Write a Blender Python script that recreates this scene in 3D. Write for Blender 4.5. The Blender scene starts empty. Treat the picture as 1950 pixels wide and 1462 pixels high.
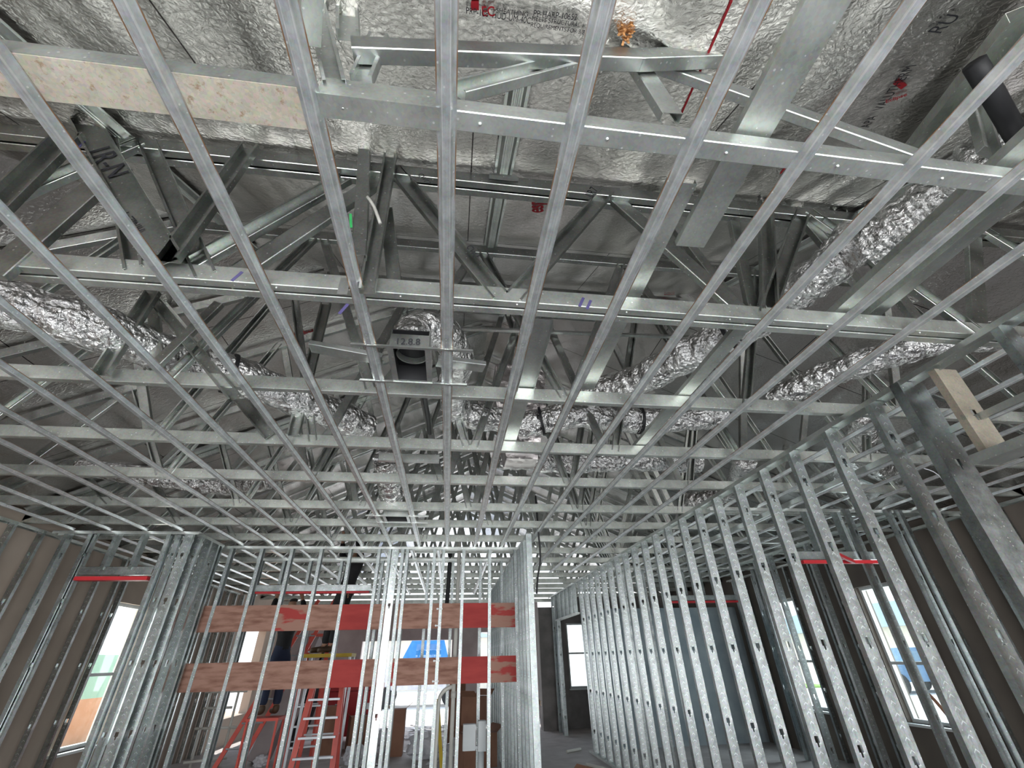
import bpy, bmesh, math, random
from mathutils import Vector, Matrix
random.seed(7)
S = bpy.context.scene
COL = S.collection
PI = math.pi
V = Vector

# ------------------------------------------------------------------ camera
FPX, YAW, PITCH, ROLL = 827.51, 0.138451506, 0.562853955, 0.0255424046
CAMLOC = V((0, 0, 1.42))
_f = V((math.sin(YAW)*math.cos(PITCH), math.cos(YAW)*math.cos(PITCH), math.sin(PITCH)))
_r = V((math.cos(YAW), -math.sin(YAW), 0)); _d = _f.cross(_r)
CR = _r*math.cos(ROLL) + _d*math.sin(ROLL)
CD = -_r*math.sin(ROLL) + _d*math.cos(ROLL)
cd = bpy.data.cameras.new('camera'); cam = bpy.data.objects.new('camera', cd); COL.objects.link(cam)
cd.sensor_fit = 'HORIZONTAL'; cd.sensor_width = 36.0; cd.lens = FPX/1950*36.0
cd.clip_start = 0.02; cd.clip_end = 300
M3 = Matrix((CR, -CD, -_f)).transposed()
cam.matrix_world = Matrix.Translation(CAMLOC) @ M3.to_4x4()
S.camera = cam

# ------------------------------------------------------------------ world, sun, exposure
w = bpy.data.worlds.new('world'); S.world = w; w.use_nodes = True
nt = w.node_tree; nt.nodes.clear()
wo = nt.nodes.new('ShaderNodeOutputWorld'); wb = nt.nodes.new('ShaderNodeBackground')
tc = nt.nodes.new('ShaderNodeTexCoord'); sp = nt.nodes.new('ShaderNodeSeparateXYZ'); rp = nt.nodes.new('ShaderNodeValToRGB')
rp.color_ramp.elements[0].position = 0.0; rp.color_ramp.elements[0].color = (0.95, 0.97, 1.0, 1)
rp.color_ramp.elements[1].position = 0.8; rp.color_ramp.elements[1].color = (0.62, 0.78, 1.0, 1)
nt.links.new(tc.outputs['Generated'], sp.inputs[0]); nt.links.new(sp.outputs['Z'], rp.inputs[0])
nt.links.new(rp.outputs[0], wb.inputs[0]); wb.inputs[1].default_value = 1.5
nt.links.new(wb.outputs[0], wo.inputs[0])
sd = bpy.data.lights.new('sun', 'SUN'); sd.energy = 4.0; sd.angle = 0.01; sd.color = (1, 0.96, 0.9)
so = bpy.data.objects.new('sun', sd); COL.objects.link(so)
so.rotation_euler = V((0.35, -0.45, -1.0)).to_track_quat('-Z', 'Y').to_euler()
def area(name, loc, direction, sx, sy, e, col=(0.93, 0.97, 1.0)):
    a = bpy.data.lights.new(name, 'AREA'); a.shape = 'RECTANGLE'; a.size = sx; a.size_y = sy; a.energy = e; a.color = col
    o = bpy.data.objects.new(name, a); COL.objects.link(o); o.location = loc
    o.rotation_euler = V(direction).to_track_quat('-Z', 'Y').to_euler()
    return o
# two added fill lamps behind the viewer, then daylight at the windows and back opening
area('added_rear_fill', (0.8, -2.6, 1.25), (0, 1, 0.12), 10.5, 2.3, 165)  # added lamp; the open side behind the viewer is assumed for its light
area('added_upward_fill', (0.8, -4.2, 0.05), (0, .72, .7), 10.5, 3.6, 430, (1.0, 0.98, 0.93))  # added lamp that brightens the roof space from below
area('right_window_daylight', (6.9, 7.6, 1.5), (-1, -0.1, 0.1), 3.2, 1.8, 90, (0.86, 0.94, 1.0))
area('left_window_daylight', (-5.4, 8.3, 1.4), (1, -0.15, 0.1), 1.2, 1.8, 34)
area('back_opening_daylight', (-0.4, 16.6, 1.0), (0, -1, 0), 4.4, 1.8, 36)
S.view_settings.view_transform = 'Standard'; S.view_settings.look = 'None'
S.view_settings.gamma = 1.0; S.view_settings.use_curve_mapping = False
S.view_settings.exposure = 0.4
S.cycles.max_bounces = 7; S.cycles.diffuse_bounces = 3; S.cycles.glossy_bounces = 4
S.cycles.transparent_max_bounces = 12
S.cycles.caustics_reflective = True
S.cycles.sample_clamp_indirect = 6.0
S.cycles.use_denoising = True

# ------------------------------------------------------------------ geometry helpers
CEIL = 2.84; FLOOR = -0.1; CH0 = 2.862
def ray(px, py):
    return (CR*((px-975)/FPX) + CD*((py-731)/FPX) + _f)
def at(px, py, X=None, Y=None, Z=None):
    'point of the place seen at a pixel, on a plane of constant X, Y or Z'
    d = ray(px, py)
    k, val = (0, X) if X is not None else (1, Y) if Y is not None else (2, Z)
    return CAMLOC + d*((val-CAMLOC[k])/d[k])
def roofz(x, y):
    return min(3.14+.5*y, 5.48+.5*x, 6.2-.5*x)
def tag(o, label=None, cat=None, group=None, kind=None):
    if label: o['label'] = label
    if cat: o['category'] = cat
    if group: o['group'] = group
    if kind: o['kind'] = kind
    return o
def empty(name, loc, label=None, cat=None, group=None, kind=None):
    o = bpy.data.objects.new(name, None); COL.objects.link(o); o.location = loc
    o.empty_display_size = 0.1
    return tag(o, label, cat, group, kind)
def build(name, bm, mat, parent=None, smooth=False, label=None):
    me = bpy.data.meshes.new(name)
    bmesh.ops.recalc_face_normals(bm, faces=bm.faces)
    bm.to_mesh(me); bm.free()
    for m in (mat if isinstance(mat, (list, tuple)) else [mat]): me.materials.append(m)
    if smooth:
        for p in me.polygons: p.use_smooth = True
    o = bpy.data.objects.new(name, me); COL.objects.link(o)
    if parent is not None:
        o.parent = parent
        o.matrix_parent_inverse = Matrix.Translation(-V(parent.location)) if parent.type == 'EMPTY' else Matrix()
        o.location = (0, 0, 0)
        if parent.type == 'EMPTY' and parent.rotation_euler.z:
            o.matrix_parent_inverse = Matrix()
    if label: o['label'] = label
    return o
def inst(src, name, M, parent=None):
    o = src.copy(); COL.objects.link(o); o.name = name
    o.parent = None
    if parent is not None:
        o.parent = parent; o.matrix_parent_inverse = Matrix.Translation(-V(parent.location))
    o.matrix_basis = M
    return o
def new(): return bmesh.new()
def box(bm, a, b):
    a = V(a); b = V(b)
    vs = [bm.verts.new((x, y, z)) for x in (a.x, b.x) for y in (a.y, b.y) for z in (a.z, b.z)]
    for f in ((0,1,3,2),(4,6,7,5),(0,4,5,1),(2,3,7,6),(0,2,6,4),(1,5,7,3)):
        bm.faces.new([vs[i] for i in f])
def sweep(bm, p0, p1, prof, up):
    p0 = V(p0); p1 = V(p1); d = (p1-p0).normalized(); u = d.cross(V(up)).normalized(); v = u.cross(d)
    A = [bm.verts.new(p0+u*a+v*b) for a, b in prof]; B = [bm.verts.new(p1+u*a+v*b) for a, b in prof]
    n = len(prof)
    for i in range(n):
        bm.faces.new((A[i], A[(i+1) % n], B[(i+1) % n], B[i]))
    bm.faces.new(A[::-1]); bm.faces.new(B)
def cprof(w_, d, l=0.012, t=0.002):
    h = w_/2
    if l <= 0: return [(-h,0),(h,0),(h,d),(h-t,d),(h-t,t),(-h+t,t),(-h+t,d),(-h,d)]
    return [(-h,.003),(-h+.003,0),(h-.003,0),(h,.003),(h,d-.002),(h-.002,d),(h-l,d),(h-l,d-t),(h-t,d-t),(h-t,t),(-h+t,t),(-h+t,d-t),(-h+l,d-t),(-h+l,d),(-h+.002,d),(-h,d-.002)]
def rprof(w_, h): return [(-w_/2,-h/2),(w_/2,-h/2),(w_/2,h/2),(-w_/2,h/2)]
def circ(r, n=16): return [(r*math.cos(2*PI*i/n), r*math.sin(2*PI*i/n)) for i in range(n)]
def hatprof(t=0.0015):
    # centred bottom face at v=0, flanges up at v=.022
    o = [(-.0135,0),(-.009,0),(-.0075,.001),(-.003,.001),(-.0015,0),(.0015,0),(.003,.001),(.0075,.001),(.009,0),(.0135,0),(.0235,.021),(.032,.021),(.032,.0225),(.0225,.0225),(.0128,t),(-.0128,t),(-.0225,.0225),(-.032,.0225),(-.032,.021),(-.0235,.021)]
    return o
def catmull(pts, step=0.03):
    P = [V(p) for p in pts]; P = [P[0]*2-P[1]] + P + [P[-1]*2-P[-2]]
    out = []
    for i in range(1, len(P)-2):
        n = max(2, int((P[i+1]-P[i]).length/step))
        for k in range(n):
            t = k/n
            out.append(0.5*((2*P[i])+(-P[i-1]+P[i+1])*t+(2*P[i-1]-5*P[i]+4*P[i+1]-P[i+2])*t*t+(-P[i-1]+3*P[i]-3*P[i+1]+P[i+2])*t**3))
    out.append(P[-2]); return out
def tube(bm, pts, rad, n=12, jitter=0.0, cap=True, rnd=None):
    rings = []; prev = None
    N = len(pts)
    for i, p in enumerate(pts):
        t = (pts[min(i+1, N-1)]-pts[max(i-1, 0)]).normalized()
        a = prev if prev else (V((0,0,1)) if abs(t.z) < .9 else V((1,0,0)))
        u = (a - t*a.dot(t)).normalized(); v = t.cross(u); prev = u
        r = rad(i/(N-1)) if callable(rad) else rad
        rings.append([bm.verts.new(p + (u*math.cos(2*PI*k/n)+v*math.sin(2*PI*k/n))*(r*(1+(rnd.uniform(-jitter, jitter) if rnd else 0)))) for k in range(n)])
    for i in range(N-1):
        for k in range(n):
            bm.faces.new((rings[i][k], rings[i][(k+1)%n], rings[i+1][(k+1)%n], rings[i+1][k]))
    if cap:
        bm.faces.new(rings[0][::-1]); bm.faces.new(rings[-1])

# ------------------------------------------------------------------ materials
def mat(name):
    m = bpy.data.materials.new(name); m.use_nodes = True
    n = m.node_tree.nodes; b = n['Principled BSDF']
    return m, m.node_tree, b
def N(t, typ, **kw):
    n = t.nodes.new(typ)
    for k, v_ in kw.items(): setattr(n, k, v_)
    return n
def steel(name, c1, c2, rough=.27, scale=5, metallic=1.0, spangle=.12, dirt=None, chevron=False, edge=None, bump=.05, specks=.72):
    m, t, b = mat(name); L = t.links
    co = N(t, 'ShaderNodeTexCoord')
    no = N(t, 'ShaderNodeTexNoise'); no.inputs['Scale'].default_value = scale; no.inputs['Detail'].default_value = 6
    no.inputs['Roughness'].default_value = .65
    L.new(co.outputs['Object'], no.inputs['Vector'])
    cr = N(t, 'ShaderNodeValToRGB'); cr.color_ramp.elements[0].position = .32; cr.color_ramp.elements[1].position = .7
    cr.color_ramp.elements[0].color = (*c1, 1); cr.color_ramp.elements[1].color = (*c2, 1)
    L.new(no.outputs['Fac'], cr.inputs[0])
    vo = N(t, 'ShaderNodeTexVoronoi'); vo.inputs['Scale'].default_value = 110
    L.new(co.outputs['Object'], vo.inputs['Vector'])
    mx = N(t, 'ShaderNodeMix', data_type='RGBA', blend_type='OVERLAY'); mx.inputs[0].default_value = spangle
    L.new(cr.outputs[0], mx.inputs[6]); L.new(vo.outputs['Color'], mx.inputs[7])
    bw = N(t, 'ShaderNodeHueSaturation'); bw.inputs['Saturation'].default_value = 0.75
    L.new(mx.outputs[2], bw.inputs['Color'])
    col = bw.outputs[0]
    vs = N(t, 'ShaderNodeTexVoronoi'); vs.inputs['Scale'].default_value = 42; L.new(co.outputs['Object'], vs.inputs['Vector'])
    l1 = N(t, 'ShaderNodeMath', operation='LESS_THAN'); L.new(vs.outputs['Distance'], l1.inputs[0]); l1.inputs[1].default_value = .17
    sc_ = N(t, 'ShaderNodeSeparateColor'); L.new(vs.outputs['Color'], sc_.inputs[0])
    g1 = N(t, 'ShaderNodeMath', operation='GREATER_THAN'); L.new(sc_.outputs[0], g1.inputs[0]); g1.inputs[1].default_value = specks
    gm = N(t, 'ShaderNodeMath', operation='MULTIPLY'); L.new(l1.outputs[0], gm.inputs[0]); L.new(g1.outputs[0], gm.inputs[1])
    ms = N(t, 'ShaderNodeMix', data_type='RGBA'); L.new(gm.outputs[0], ms.inputs[0]); L.new(col, ms.inputs[6]); ms.inputs[7].default_value = (.92,.94,.92,1)
    col = ms.outputs[2]
    if dirt:
        n2 = N(t, 'ShaderNodeTexNoise'); n2.inputs['Scale'].default_value = dirt[1]; n2.inputs['Detail'].default_value = 8
        n2.inputs['Roughness'].default_value = .75
        L.new(co.outputs['Object'], n2.inputs['Vector'])
        r2 = N(t, 'ShaderNodeValToRGB'); r2.color_ramp.elements[0].position = dirt[2]; r2.color_ramp.elements[1].position = dirt[2]+.13
        L.new(n2.outputs['Fac'], r2.inputs[0])
        m2 = N(t, 'ShaderNodeMix', data_type='RGBA'); L.new(r2.outputs[0], m2.inputs[0]); L.new(col, m2.inputs[6]); m2.inputs[7].default_value = (*dirt[0], 1)
        col = m2.outputs[2]
    hgt = no.outputs['Fac']
    if edge or chevron:
        sx = N(t, 'ShaderNodeSeparateXYZ'); L.new(co.outputs['Object'], sx.inputs[0])
        ab = N(t, 'ShaderNodeMath', operation='ABSOLUTE'); L.new(sx.outputs['X'], ab.inputs[0])
    if edge:
        gt = N(t, 'ShaderNodeMath', operation='GREATER_THAN'); L.new(ab.outputs[0], gt.inputs[0]); gt.inputs[1].default_value = edge[1]
        n3 = N(t, 'ShaderNodeTexNoise'); n3.inputs['Scale'].default_value = 3.0; L.new(co.outputs['Object'], n3.inputs['Vector'])
        r3 = N(t, 'ShaderNodeValToRGB'); r3.color_ramp.elements[0].position = .42; r3.color_ramp.elements[1].position = .55; L.new(n3.outputs['Fac'], r3.inputs[0])
        mu = N(t, 'ShaderNodeMath', operation='MULTIPLY'); L.new(gt.outputs[0], mu.inputs[0]); L.new(r3.outputs[0], mu.inputs[1])
        m3 = N(t, 'ShaderNodeMix', data_type='RGBA'); L.new(mu.outputs[0], m3.inputs[0]); L.new(col, m3.inputs[6]); m3.inputs[7].default_value = (*edge[0], 1)
        col = m3.outputs[2]
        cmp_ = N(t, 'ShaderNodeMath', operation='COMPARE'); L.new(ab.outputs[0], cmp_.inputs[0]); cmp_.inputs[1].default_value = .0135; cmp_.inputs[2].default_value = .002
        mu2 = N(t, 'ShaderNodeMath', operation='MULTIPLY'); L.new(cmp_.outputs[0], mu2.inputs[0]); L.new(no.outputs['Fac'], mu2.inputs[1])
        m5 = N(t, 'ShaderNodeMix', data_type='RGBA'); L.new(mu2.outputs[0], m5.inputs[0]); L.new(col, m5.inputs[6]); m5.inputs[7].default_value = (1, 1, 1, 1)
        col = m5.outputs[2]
    bp = N(t, 'ShaderNodeBump'); bp.inputs['Strength'].default_value = bump; bp.inputs['Distance'].default_value = .02
    if chevron:
        ma = N(t, 'ShaderNodeMath', operation='MULTIPLY'); L.new(ab.outputs[0], ma.inputs[0]); ma.inputs[1].default_value = 0.9
        ad = N(t, 'ShaderNodeMath', operation='ADD'); L.new(sx.outputs['Z'], ad.inputs[0]); L.new(ma.outputs[0], ad.inputs[1])
        mm = N(t, 'ShaderNodeMath', operation='MULTIPLY'); L.new(ad.outputs[0], mm.inputs[0]); mm.inputs[1].default_value = 17
        fr = N(t, 'ShaderNodeMath', operation='FRACT'); L.new(mm.outputs[0], fr.inputs[0])
        lt = N(t, 'ShaderNodeMath', operation='LESS_THAN'); L.new(fr.outputs[0], lt.inputs[0]); lt.inputs[1].default_value = .10
        lx = N(t, 'ShaderNodeMath', operation='LESS_THAN'); L.new(ab.outputs[0], lx.inputs[0]); lx.inputs[1].default_value = .016
        m4 = N(t, 'ShaderNodeMath', operation='MULTIPLY'); L.new(lt.outputs[0], m4.inputs[0]); L.new(lx.outputs[0], m4.inputs[1])
        mc = N(t, 'ShaderNodeMix', data_type='RGBA'); L.new(m4.outputs[0], mc.inputs[0]); L.new(col, mc.inputs[6]); mc.inputs[7].default_value = (.86, .92, .92, 1)
        col = mc.outputs[2]
        a5 = N(t, 'ShaderNodeMath', operation='MULTIPLY_ADD'); L.new(m4.outputs[0], a5.inputs[0]); a5.inputs[1].default_value = .6; L.new(no.outputs['Fac'], a5.inputs[2])
        hgt = a5.outputs[0]; bp.inputs['Strength'].default_value = .12
    L.new(hgt, bp.inputs['Height']); L.new(bp.outputs[0], b.inputs['Normal'])
    L.new(col, b.inputs['Base Color'])
    b.inputs['Metallic'].default_value = metallic
    mr = N(t, 'ShaderNodeMapRange'); L.new(no.outputs['Fac'], mr.inputs[0]); mr.inputs[3].default_value = rough-.08; mr.inputs[4].default_value = rough+.12
    L.new(mr.outputs[0], b.inputs['Roughness'])
    return m
STEEL = steel('galvanised_steel', (.47,.51,.47), (.72,.76,.72), rough=.36, metallic=.85)
STEELD = steel('galvanised_truss_steel', (.43,.465,.42), (.70,.74,.68), rough=.36, metallic=.85, dirt=((.72,.74,.72), 22, .66))
STEELW = steel('shade_darkened_web_steel', (.34,.37,.345), (.60,.63,.59), rough=.30, dirt=((.70,.72,.70), 22, .67))  # darker copy of the truss steel, roof-space shade put into its colour
STEELB = steel('galvanised_bright_steel', (.52,.56,.53), (.76,.79,.76), rough=.34)
STEELH = steel('hat_channel_steel', (.50,.54,.54), (.78,.82,.83), rough=.36, scale=14, metallic=.8, edge=((.42,.24,.13), .0285))
STEELC = steel('knurled_stud_steel', (.33,.37,.37), (.58,.63,.63), rough=.30, scale=9, chevron=True)
STEELS = steel('stud_steel', (.28,.32,.32), (.52,.57,.57), rough=.28, scale=9)
STEELE = steel('end_wall_stud_steel', (.26,.30,.30), (.48,.53,.53), rough=.44, scale=9)
RUSTY = steel('dusty_stained_steel', (.40,.345,.255), (.55,.49,.385), rough=.65, metallic=.2, scale=9, dirt=((.26,.15,.07), 30, .55), specks=2)
BEIGEST = steel('dusty_beige_steel', (.22,.18,.125), (.34,.29,.21), rough=.65, metallic=.25, scale=5, dirt=((.12,.13,.12), 9, .56), specks=2)
def foil(name, base, rough, fine, strength, big, red=False, seams=False, metallic=1.0):
    m, t, b = mat(name); L = t.links
    co = N(t, 'ShaderNodeTexCoord')
    n0 = N(t, 'ShaderNodeTexNoise'); n0.inputs['Scale'].default_value = big; n0.inputs['Detail'].default_value = 2; L.new(co.outputs['Object'], n0.inputs['Vector'])
    n1 = N(t, 'ShaderNodeTexNoise'); n1.inputs['Scale'].default_value = fine; n1.inputs['Detail'].default_value = 5; n1.inputs['Distortion'].default_value = 1.0 if seams else 2.2; L.new(co.outputs['Object'], n1.inputs['Vector'])
    b1 = N(t, 'ShaderNodeBump'); b1.inputs['Strength'].default_value = .8; b1.inputs['Distance'].default_value = .12 if seams else .10
    if seams:
        mp = N(t, 'ShaderNodeMapping'); mp.inputs['Scale'].default_value = (2.2, .7, .7); L.new(co.outputs['Object'], mp.inputs[0]); L.new(mp.outputs[0], n0.inputs['Vector'])
    L.new(n0.outputs['Fac'], b1.inputs['Height'])
    b2 = N(t, 'ShaderNodeBump'); b2.inputs['Strength'].default_value = strength; b2.inputs['Distance'].default_value = .012; L.new(n1.outputs['Fac'], b2.inputs['Height']); L.new(b1.outputs[0], b2.inputs['Normal'])
    L.new(b2.outputs[0], b.inputs['Normal'])
    col = None
    cr = N(t, 'ShaderNodeValToRGB'); cr.color_ramp.elements[0].color = (*[c*.82 for c in base], 1); cr.color_ramp.elements[1].color = (*base, 1)
    cr.color_ramp.elements[0].position = .35; cr.color_ramp.elements[1].position = .65
    L.new(n0.outputs['Fac'], cr.inputs[0]); col = cr.outputs[0]
    if seams:
        br = N(t, 'ShaderNodeTexBrick'); br.inputs['Scale'].default_value = 1.0
        br.inputs['Color1'].default_value = br.inputs['Color2'].default_value = (0,0,0,1); br.inputs['Mortar'].default_value = (1,1,1,1)
        br.inputs['Mortar Size'].default_value = .004; br.inputs['Brick Width'].default_value = 2.44; br.inputs['Row Height'].default_value = 1.22
        L.new(co.outputs['Object'], br.inputs['Vector'])
        mx = N(t, 'ShaderNodeMix', data_type='RGBA'); L.new(br.outputs['Color'], mx.inputs[0]); L.new(col, mx.inputs[6]); mx.inputs[7].default_value = (.07,.06,.06,1)
        col = mx.outputs[2]
    L.new(col, b.inputs['Base Color'])
    b.inputs['Metallic'].default_value = metallic; b.inputs['Roughness'].default_value = rough
    return m
FOIL = foil('foil_sheathing', (.66,.63,.61), .20, 42, .5, 1.1, seams=True)
DUCTF = foil('duct_foil', (.93,.93,.93), .10, 38, .8, 14)
DUCTP = foil('plenum_foil', (.82,.76,.76), .3, 30, .5, 5)
def plain(name, c1, c2=None, rough=.8, scale=4, metallic=0, bump=0, detail=6, p0=.35, p1=.65, stretch=None):
    m, t, b = mat(name); L = t.links
    b.inputs['Roughness'].default_value = rough; b.inputs['Metallic'].default_value = metallic
    if c2 is None:
        c2 = tuple(c*.88 for c in c1)
    co = N(t, 'ShaderNodeTexCoord'); no = N(t, 'ShaderNodeTexNoise'); no.inputs['Scale'].default_value = scale; no.inputs['Detail'].default_value = detail
    if stretch:
        mp = N(t, 'ShaderNodeMapping'); mp.inputs['Scale'].default_value = stretch; L.new(co.outputs['Object'], mp.inputs[0]); L.new(mp.outputs[0], no.inputs['Vector'])
    else: L.new(co.outputs['Object'], no.inputs['Vector'])
    cr = N(t, 'ShaderNodeValToRGB'); cr.color_ramp.elements[0].color = (*c1, 1); cr.color_ramp.elements[1].color = (*c2, 1)
    cr.color_ramp.elements[0].position = p0; cr.color_ramp.elements[1].position = p1
    L.new(no.outputs['Fac'], cr.inputs[0]); L.new(cr.outputs[0], b.inputs['Base Color'])
    if bump:
        bp = N(t, 'ShaderNodeBump'); bp.inputs['Strength'].default_value = bump; bp.inputs['Distance'].default_value = .02
        L.new(no.outputs['Fac'], bp.inputs['Height']); L.new(bp.outputs[0], b.inputs['Normal'])
    return m
CONC = plain('concrete_slab', (.42,.39,.385), (.54,.51,.50), .7, 3.5, bump=.1)
OUTG = plain('outdoor_pale_ground', (.72,.70,.66), (.80,.78,.74), .9, .8)
BEIGE = plain('beige_board', (.40,.33,.27), (.46,.385,.32), .9, 1.5)
BROWND = plain('dark_brown_board', (.13,.11,.095), (.17,.145,.12), .9, 1.5)
BLUEW = plain('blue_grey_concrete', (.20,.25,.28), (.30,.35,.37), .85, 2.2)
MAUVE = plain('mauve_grey_block', (.34,.29,.29), (.42,.37,.37), .9, 2)
GREYW = plain('raw_concrete_pier', (.20,.19,.185), (.30,.28,.27), .9, 3, bump=.1)
PLYB = plain('brown_plywood', (.20,.09,.06), (.36,.20,.15), .75, 4, stretch=(1.2,1,6), p0=.3, p1=.6)
PLYR = plain('red_stained_plywood', (.30,.02,.018), (.38,.035,.03), .7, 3, stretch=(1,1,4))
PLYM = plain('plywood_with_red_streaks', (.34,.18,.135), (.36,.035,.03), .7, 2.6, p0=.47, p1=.53, stretch=(1,1,4))
REDP = plain('red_paint', (.62,.03,.04), (.55,.02,.03), .5)
LADR = plain('red_fibreglass', (.66,.10,.07), (.58,.08,.06), .45)
ALU = plain('aluminium', (.36,.37,.40), (.46,.48,.50), .4, metallic=.6)
PVC = plain('white_pvc', (.62,.61,.56), (.68,.67,.62), .4)
PVCG = plain('grey_plastic', (.46,.49,.50), (.52,.55,.56), .5)
CARD = plain('brown_cardboard', (.26,.13,.085), (.33,.17,.11), .85)
WHITE = plain('white_plastic_film', (.58,.59,.64), (.8,.8,.84), .4, bump=.3)
WFRAME = plain('white_window_frame', (.74,.78,.78), (.8,.83,.83), .4)
BLACK = plain('black_rubber_and_shade', (.012,.012,.014), (.02,.02,.022), .6)  # also paints the shade inside the vent boxes
YELLOW = plain('yellow_plastic', (.60,.42,.03), (.7,.5,.06), .6)
TOOLY = plain('yellow_print', (.85,.42,.02), (.8,.36,.02), .6)
INK = plain('black_marker', (.015,.015,.02), (.02,.02,.025), .7)
INKR = plain('red_print', (.42,.01,.02), (.5,.015,.03), .6)
BLUEM = plain('blue_paint', (.05,.25,.65), (.07,.30,.72), .35)
CARB = plain('dusty_blue_paint', (.10,.20,.34), (.14,.26,.42), .4)
NAVY = plain('dark_denim', (.012,.018,.045), (.02,.028,.06), .85)
SHIRT = plain('black_cloth', (.012,.011,.013), (.02,.019,.02), .9)
SKIN = plain('skin', (.36,.19,.12), (.40,.22,.14), .6)
HAIR = plain('dark_hair', (.01,.008,.007), (.015,.012,.01), .7)
BOOT = plain('brown_leather', (.06,.035,.02), (.10,.06,.035), .6)
ROOFG = plain('grey_shingles', (.24,.32,.38), (.30,.38,.44), .9, 12)
HOUSEW = plain('pale_stucco', (.72,.66,.56), (.78,.72,.62), .9)
GREENF = plain('pale_green_panel', (.42,.72,.58), (.48,.78,.62), .7)
ORNG = plain('orange_soil', (.75,.42,.25), (.82,.5,.32), .9)
GRASS = plain('grass', (.18,.34,.06), (.30,.46,.12), .9, 20)
WOODP = plain('pale_timber', (.55,.42,.30), (.66,.52,.40), .8, stretch=(1,1,.2))
RUST = plain('rust_orange', (.55,.25,.08), (.62,.33,.14), .8, 30)
PURP = plain('purple_marker', (.05,.04,.13), (.08,.07,.18), .7)
GREENP = plain('green_marker', (.03,.45,.10), (.05,.5,.14), .6)
m, t, b = mat('window_glass'); t.nodes.clear()
_o = N(t, 'ShaderNodeOutputMaterial'); _t = N(t, 'ShaderNodeBsdfTransparent'); _g = N(t, 'ShaderNodeBsdfGlossy'); _g.inputs['Roughness'].default_value = .02
_m = N(t, 'ShaderNodeMixShader'); _m.inputs[0].default_value = .07; _t.inputs[0].default_value = (.94,.98,.97,1)
t.links.new(_t.outputs[0], _m.inputs[1]); t.links.new(_g.outputs[0], _m.inputs[2]); t.links.new(_m.outputs[0], _o.inputs[0])
GLASS = m

# ------------------------------------------------------------------ the setting: slab, ground, roof planes, outer walls
def struct(name, bm, m, parent=None, kind=True):
    o = build(name, bm, m, parent)
    if parent is None: o['kind'] = 'structure'
    return o
YB = 16.0; YF = -2.2; XL = -4.95; XR = 6.45
bm = new(); box(bm, (XL-.2, YF, FLOOR-.15), (XR+.2, YB+.2, FLOOR)); struct('floor', bm, CONC)
bm = new(); box(bm, (-60, -40, FLOOR-.3), (70, 80, FLOOR-.16)); tag(struct('ground', bm, OUTG), 'bleached pale ground outside the building')
# roof: front hip slope, left slope, right slope; each a thick slab with foil underneath
def slab(name, poly, mt, th=.03):
    bm = new(); A = [bm.verts.new(p) for p in poly]; B = [bm.verts.new(V(p)+V((0,0,th))) for p in poly]
    n = len(poly); bm.faces.new(A); bm.faces.new(B[::-1])
    for i in range(n): bm.faces.new((A[i], A[(i+1)%n], B[(i+1)%n], B[i]))
    return struct(name, bm, mt)
# hip geometry: ridge X=.36, z=5.66, Y=5.04
yl = lambda x: (5.48+.5*x-3.14)/.5
yr = lambda x: (6.2-.5*x-3.14)/.5
eL, eR = -5.55, 7.05
slab('ceiling', [(eL, yl(eL), roofz(eL, 99)), (eR, yr(eR), roofz(eR, 99)), (.36, 5.04, 5.66)], FOIL)
slab('ceiling', [(eL, yl(eL), roofz(eL, 99)), (.36, 5.04, 5.66), (.36, YB+.6, 5.66), (eL, YB+.6, roofz(eL, 99))], FOIL)
slab('ceiling', [(eR, yr(eR), roofz(eR, 99)), (eR, YB+.6, roofz(eR, 99)), (.36, YB+.6, 5.66), (.36, 5.04, 5.66)], FOIL)
def wall_with_holes(name, axis, pos, th, a0, a1, z0, z1, holes, m, parent=None):
    'wall in plane axis=pos; holes = [(a0,a1,z0,z1)]'
    bm = new()
    xs = sorted({a0, a1, *[h[0] for h in holes], *[h[1] for h in holes]}); zs = sorted({z0, z1, *[h[2] for h in holes], *[h[3] for h in holes]})
    for i in range(len(xs)-1):
        for j in range(len(zs)-1):
            cx = (xs[i]+xs[i+1])/2; cz = (zs[j]+zs[j+1])/2
            if any(h[0] < cx < h[1] and h[2] < cz < h[3] for h in holes): continue
            if axis == 'X': box(bm, (pos, xs[i], zs[j]), (pos+th, xs[i+1], zs[j+1]))
            else: box(bm, (xs[i], pos, zs[j]), (xs[i+1], pos+th, zs[j+1]))
    bmesh.ops.remove_doubles(bm, verts=bm.verts, dist=1e-5)
    return struct(name, bm, m)
wall_with_holes('wall_left', 'X', XL-.2, .2, YF, YB, FLOOR, 2.98, [(7.85, 8.80, .5, 2.27), (12.6, 14.4, .4, 2.2)], BEIGE)
wall_with_holes('wall_right', 'X', XR, .2, YF, YB-2.5, FLOOR, 2.95, [(6.18, 6.93, .54, 2.26), (8.36, 9.28, .54, 2.28)], BROWND)
wall_with_holes('wall_back', 'Y', YB, .2, XL, 2.9, FLOOR, 3.0, [(-2.62, .12, FLOOR, 1.96), (.95, 1.85, FLOOR, 2.15)], MAUVE)
wall_with_holes('wall_corridor', 'Y', 13.5, .2, 2.95, XR, FLOOR, 2.95, [(3.22, 4.3, .72, 2.22)], GREYW)
bm = new(); box(bm, (2.42, 13.3, FLOOR), (2.95, 13.7, 2.6)); struct('wall_pier', bm, GREYW)
bm = new(); box(bm, (2.95, 10.4, FLOOR), (XR, 10.55, 2.3)); struct('wall_end', bm, BLUEW)
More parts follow.
